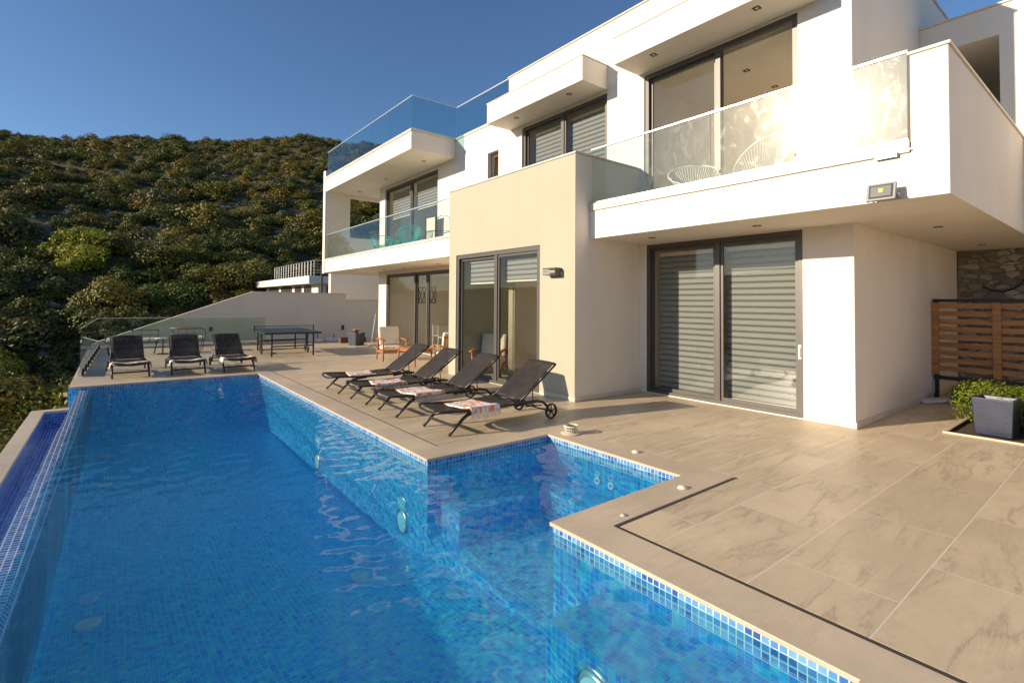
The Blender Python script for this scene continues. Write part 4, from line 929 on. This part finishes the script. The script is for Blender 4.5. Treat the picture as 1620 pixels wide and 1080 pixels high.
# ------------------------------------------------------------------ wooden armchairs and table under the left balcony
def armchair(x,y,rz,label):
    e=empty('wooden_armchair',(x,y,0),R(rz),label,'armchair','orange wooden armchairs with cream cushions'); h=.34   # faces -y
    for s in (-1,1):
        MB().tube([(s*h,-.33,0),(s*h,-.30,.30),(s*h*1.04,-.34,.60)],[.020,.028,.022],8).build('leg',M_wood,e,smooth=True)
        MB().tube([(s*h,.38,0),(s*h,.30,.30),(s*h*1.02,.28,.58)],[.020,.028,.022],8).build('leg',M_wood,e,smooth=True)
        b=MB(); b.grid(lambda u,v:(s*h*1.03-.045+.09*v,-.42+.78*u,.60+.035*math.sin(u*2.6)),10,2); b.build('armrest',M_wood,e,smooth=True,solid=.028)
    b=MB(); b.box(-h,-.32,.235,h,-.29,.315); b.box(-h,.27,.20,h,.30,.28)
    for s in (-1,1): b.box(s*h-.018,-.29,.235,s*h+.018,.27,.30)
    b.build('seat_frame',M_wood,e,bevel=.006)
    b=MB(); T=Matrix.Translation((0,.30,.26))@Matrix.Rotation(R(-17),4,'X')
    for k in range(7): x_=-h+.05+(2*h-.1)*k/6; b.box(x_-.016,-.012,0,x_+.016,.012,.60,T=T)
    b.box(-h+.02,-.018,.60,h-.02,.018,.66,T=T); b.build('backrest_slats',M_wood,e,bevel=.004)
    b=MB(); b.box(-h+.03,-.34,.318,h-.03,.24,.43); b.build('seat_cushion',M_cream,e,bevel=.04)
    b=MB(); T=Matrix.Translation((0,.27,.36))@Matrix.Rotation(R(-17),4,'X'); b.box(-h+.03,-.14,.06,h-.03,-.014,.62,T=T); b.build('back_cushion',M_cream,e,bevel=.045)
    return e
armchair(6.62,14.25,-8,'orange wooden armchair with cream cushions facing the camera by the left glass doors')
armchair(6.98,11.45,165,'orange wooden armchair turned away, its slatted back to the camera')
e=empty('coffee_table',(6.62,12.75,0),R(4),'low orange wooden table between the two armchairs','table')
MB().box(-.32,-.52,.45,.32,.52,.485).build('table_top',M_wood,e,bevel=.008)
for sx in (-1,1):
    for sy in (-1,1): MB().tube([(sx*.27,sy*.46,0),(sx*.25,sy*.43,.45)],[.018,.026],8).build('leg',M_wood,e,smooth=True)
MB().box(-.25,-.44,.38,.25,.44,.448).build('apron',M_wood,e)

# ------------------------------------------------------------------ acapulco chairs on the balconies
def acapulco(x,y,z,rz,mt,label,sc=1.,tilt=33):
    e=empty('string_chair',(x,y,z),R(rz),label,'chair')
    T=Matrix.Translation((0,.02,.50))@Matrix.Rotation(R(tilt),4,'X')     # faces -y, back edge raised
    rim=[]; inner=[]; n=56
    for k in range(n):
        a=2*math.pi*k/n; w_=.40*(1+.10*math.sin(a)); rim.append(T@Vector((w_*math.cos(a),.46*math.sin(a),.0)))
        inner.append(Vector((.13*math.cos(a),-.02+.13*math.sin(a),.20)))
    b=MB(); b.tube(rim,.012,8,closed=True); b.build('rim',mt,e,smooth=True)
    b=MB(); b.tube(inner[::4],.007,6,closed=True)
    for p,q in zip(rim,inner):
        m=(p+q)/2+Vector((0,0,-.045)); b.tube([p,m,q],.0055,4)
    b.build('cords',mt,e)
    b=MB()
    for s in (-1,1): b.tube([(s*.30,-.30,0),(s*.20,-.14,.17),(s*.10,0,.19),(s*.22,.16,.18),(s*.33,.30,0)],.011,7); b.tube([(s*.20,-.14,.17),(s*.33,-.10,.42)],.011,7)
    b.build('legs',M_dark,e,smooth=True); return e
acapulco(7.62,4.78,FL2,-58,M_cord,'white string chair seen from its front on the right balcony',24)
acapulco(7.55,3.62,FL2,168,M_cord,'white string chair seen side on behind the smeared balcony glass',44)
acapulco(7.55,17.2,FL2,-20,M_turq,'turquoise string chair farther from the camera on the left balcony')
acapulco(7.5,14.95,FL2,172,M_turq,'turquoise string chair nearer the green block on the left balcony',42)
e=empty('string_table',(7.5,16.1,FL2),0,'small round turquoise string table between the turquoise chairs','table'); b=MB(); b.tube([(.24*math.cos(a),.24*math.sin(a),.42) for a in [2*math.pi*k/28 for k in range(28)]],.010,6,closed=True)
for k in range(28): a=2*math.pi*k/28; b.tube([(.24*math.cos(a),.24*math.sin(a),.42),(.07*math.cos(a),.07*math.sin(a),.20)],.0035,4)
b.build('rim_and_cords',M_turq,e); b=MB()
for k in range(3): a=2*math.pi*k/3; b.tube([(.22*math.cos(a),.22*math.sin(a),0),(.07*math.cos(a),.07*math.sin(a),.22),(.22*math.cos(a),.22*math.sin(a),.41)],.009,6)
b.build('legs',M_dark,e)
e=empty('wire_lounge_chair',(7.5,12.75,FL2),R(150),'thin grey wire chair beside the green block on the left balcony','chair'); b=MB(); b.tube([(.24*math.cos(a),.2,.55+.26*math.sin(a)) for a in [math.pi*k/14 for k in range(15)]],.009,6); b.tube([(-.24,.2,.55),(-.24,-.22,.42),(.24,-.22,.42),(.24,.2,.55)],.009,6)
for k in range(5): b.tube([(-.16+.08*k,.2,.74),(-.16+.08*k,-.2,.42)],.005,5)
b.build('frame',M_dark,e,smooth=True)
for sx in (-1,1):
    for sy in (-1,1): MB().tube([(sx*.22,sy*.2,.42),(sx*.25,sy*.24,0)],.009,6).build('leg',M_dark,e)
e=empty('standing_mirror',(8.02,14.45,FL2),R(-84),'dark framed mirror leaning by the left upper window','mirror'); MB().box(-.30,-.02,0,-.25,.02,1.1).box(.25,-.02,0,.30,.02,1.1).box(-.25,-.02,1.05,.25,.02,1.1).box(-.25,-.02,0,.25,.02,.05).build('frame',M_dark,e); MB().box(-.25,.0,.05,.25,.012,1.05).build('mirror_glass',M_cream,e)

# ------------------------------------------------------------------ things seen through the glass
def sofa(x,y,rz,w_,label):
    e=empty('sofa',(x,y,.03),R(rz),label,'sofa'); h=w_/2
    MB().box(-h,-.40,.12,h,.40,.32).build('base',M_cream,e,bevel=.03)
    for k in range(2): MB().box(-h+.1+(w_/2-.1)*k,-.38,.325,-h+.09+(w_/2-.1)*(k+1),.22,.47).build('seat_cushion',M_cream,e,bevel=.05)
    for k in range(2):
        b=MB(); b.box(-h+.1+(w_/2-.1)*k,.18,.475,-h+.08+(w_/2-.1)*(k+1),.36,.98); b.build('back_cushion',M_cream,e,bevel=.06)
    for s in (-1,1): MB().box(s*h-.07,-.40,.12,s*h+.07,.40,.62).build('armrest',M_cream,e,bevel=.04)
    return e
armchair(7.12,9.86,-52,'wooden armchair with plump cream cushions indoors behind the left pane of the green block')
e=empty('pendant_star',(9.3,17.0,2.0),0,'black geometric star ornament hanging inside the left glass doors','ornament')
for j,y_ in enumerate((-.36,.36)):
    b=MB()
    for pp in ([(0,y_-.3,.28),(0,y_+.3,.28),(0,y_,-.28)],[(0,y_-.3,-.28),(0,y_+.3,-.28),(0,y_,.28)],[(0,y_-.3,-.3),(0,y_+.3,-.3),(0,y_+.3,.3),(0,y_-.3,.3)]): b.tube(pp,.016,6,closed=True)
    b.tube([(0,y_,.3),(0,y_,.8)],.006,5); b.build('star_frame',M_black,e)
for i,(x,y) in enumerate(((9.5,15.9),(9.9,17.0),(10.3,15.2))):
    e=empty('dining_chair',(x,y,.03),R(30*i),['white plastic chair indoors, nearest the left glass doors','white plastic chair indoors near the far column','white plastic chair deepest inside the left room'][i],'chair','white chairs in the left room')
    MB().box(-.22,-.22,.43,.22,.22,.455).build('seat',M_whitep,e,bevel=.01); MB().box(-.22,.20,.455,.22,.225,.86).build('backrest',M_whitep,e,bevel=.01)
    for sx in (-1,1):
        for sy in (-1,1): MB().tube([(sx*.2,sy*.2,.43),(sx*.22,sy*.22,0)],.014,6).build('leg',M_whitep,e)
e=empty('dining_table',(10.8,16.4,.03),0,'white dining table inside the left room','table'); MB().box(-.5,-.9,.72,.5,.9,.76).build('table_top',M_whitep,e)
for sx in (-1,1):
    for sy in (-1,1): MB().box(sx*.44-.03,sy*.84-.03,0,sx*.44+.03,sy*.84+.03,.72).build('leg',M_whitep,e)
def curtain(x,y0,y1,z0,z1,label):
    b=MB(); n=40; b.grid(lambda u,v:(x+.035*math.sin(u*n*.8),y0+(y1-y0)*u,z0+(z1-z0)*v),80,2); o=b.build('curtain',M_cream,smooth=True,solid=.004); tag(o,label,'curtain')
curtain(7.1,8.93,9.10,.04,2.75,'cream curtain gathered behind the right pane of the green block')
o=MB().box(0,0,0,.03,1.1,2.1).build('dark_door',M_dark); o.location=(11.9,11.6,.03); tag(o,'dark interior door at the back of the left room','door')

# ------------------------------------------------------------------ carport: stone wall, slat fence, bed, planter, shrub
o=MB().box(14.30,-6,-.2,14.61,2.62,2.91).build('stone_wall',M_stone); tag(o,'rough rubble stone wall at the dark back of the carport','wall')
e=empty('slat_fence',(12.25,2.0,0),0,'orange brown wooden slat fence under the carport','fence')
for i,(y0,y1) in enumerate(((1.80,2.60),(.86,1.66),(-.08,.72),(-1.0,-.22))):
    for k in range(9):
        z=.53+k*.146; MB().box(12.24,y0-.02,z,12.262,y1+.02,z+.092).build('slat',M_slat,e,True,bevel=.003)
for y in (2.59,1.73,.79,-.15,-1.05): MB().box(12.205,y-.055,.46,12.238,y+.055,1.80).build('post',M_slat,e,True,bevel=.004)
MB().box(12.26,-1.1,1.81,12.33,2.62,1.87).build('top_rail',M_black,e,True); MB().box(12.26,-1.1,.36,12.33,2.62,.43).build('bottom_rail',M_black,e,True)
for y in (2.58,.8,-1.0): MB().box(12.27,y-.03,0,12.33,y+.03,1.81).build('leg',M_black,e,True)
MB().box(9.02,-3,-.05,9.05,1.84,.022).box(9.05,1.80,-.05,12.6,1.84,.02).build('bed_edging',M_coping)['kind']='structure'
MB().box(9.051,-3,-.055,12.6,1.799,-.02).build('planting_soil',M_soil)['kind']='structure'
e=empty('gravel_border',(0,0,0)) if False else None
planter('planter',9.50,1.36,.38,.50,R(-4),'dark blue grey tapered planter standing empty in front of the green bush','planter',1.14)
def leafy_bush(loc,rx,ry,rz_,n,leaf,label,seed):
    rg=np.random.default_rng(seed); q=bush_arrays(n,rg,14,leaf,.8)*1.0
    sc=np.array([rx,ry,rz_]); c=q.mean(1,keepdims=True); q=c*sc+(q-c)
    o=bpy.data.objects.new('green_bush',mesh_from_quads('green_bush',q,np.zeros(n),rg.random(n),M_leaff)); C.objects.link(o); o.location=loc; tag(o,label,'bush','fresh green bushes in the right bed'); return o
leafy_bush((10.45,1.12,-.02),.86,.86,.60,17000,.042,'rounded fresh green bush directly behind the blue planter',1)
leafy_bush((9.80,.45,-.02),.42,.44,.28,6500,.040,'low fresh green bush at the right edge beside the blue planter',2)
e=empty('coiled_cable',(12.0,2.1,0),0,'black cable coil and hose lying under the slat fence','cable'); b=MB(); b.tube([((.22+.01*math.sin(k))*math.cos(k*.4),(.22+.01*math.sin(k))*math.sin(k*.4),.03+.003*k) for k in range(70)],.014,6); b.build('coil',M_black,e,smooth=True)
o=MB().box(-.42,-.12,0,.42,.12,.05).build('white_board',M_whitep,bevel=.01); o.location=(11.75,2.42,.02); o.rotation_euler=(0,R(-2),R(-35)); tag(o,'white board lying on the floor by the carport wall','board')
e=empty('wall_hose',(14.25,1.95,2.35),0,'black hose hanging in an arc on the stone wall','hose'); b=MB(); b.tube([(0,.35*math.cos(a),.3*math.sin(a)) for a in [math.pi*(1.05+k*.055) for k in range(14)]],.018,6); b.build('hose',M_black,e,smooth=True)

e=empty('unseen_bounce_wall',(4,-6.3,0),0,'pale wall added out of view behind the camera to bounce light onto shaded walls','wall'); MB().box(-.6,-6.6,-1,14.2,-6.3,2.6).build('wall',M_white,e,True)  # added wall, never in view, reflecting sunlight back onto the shaded house faces
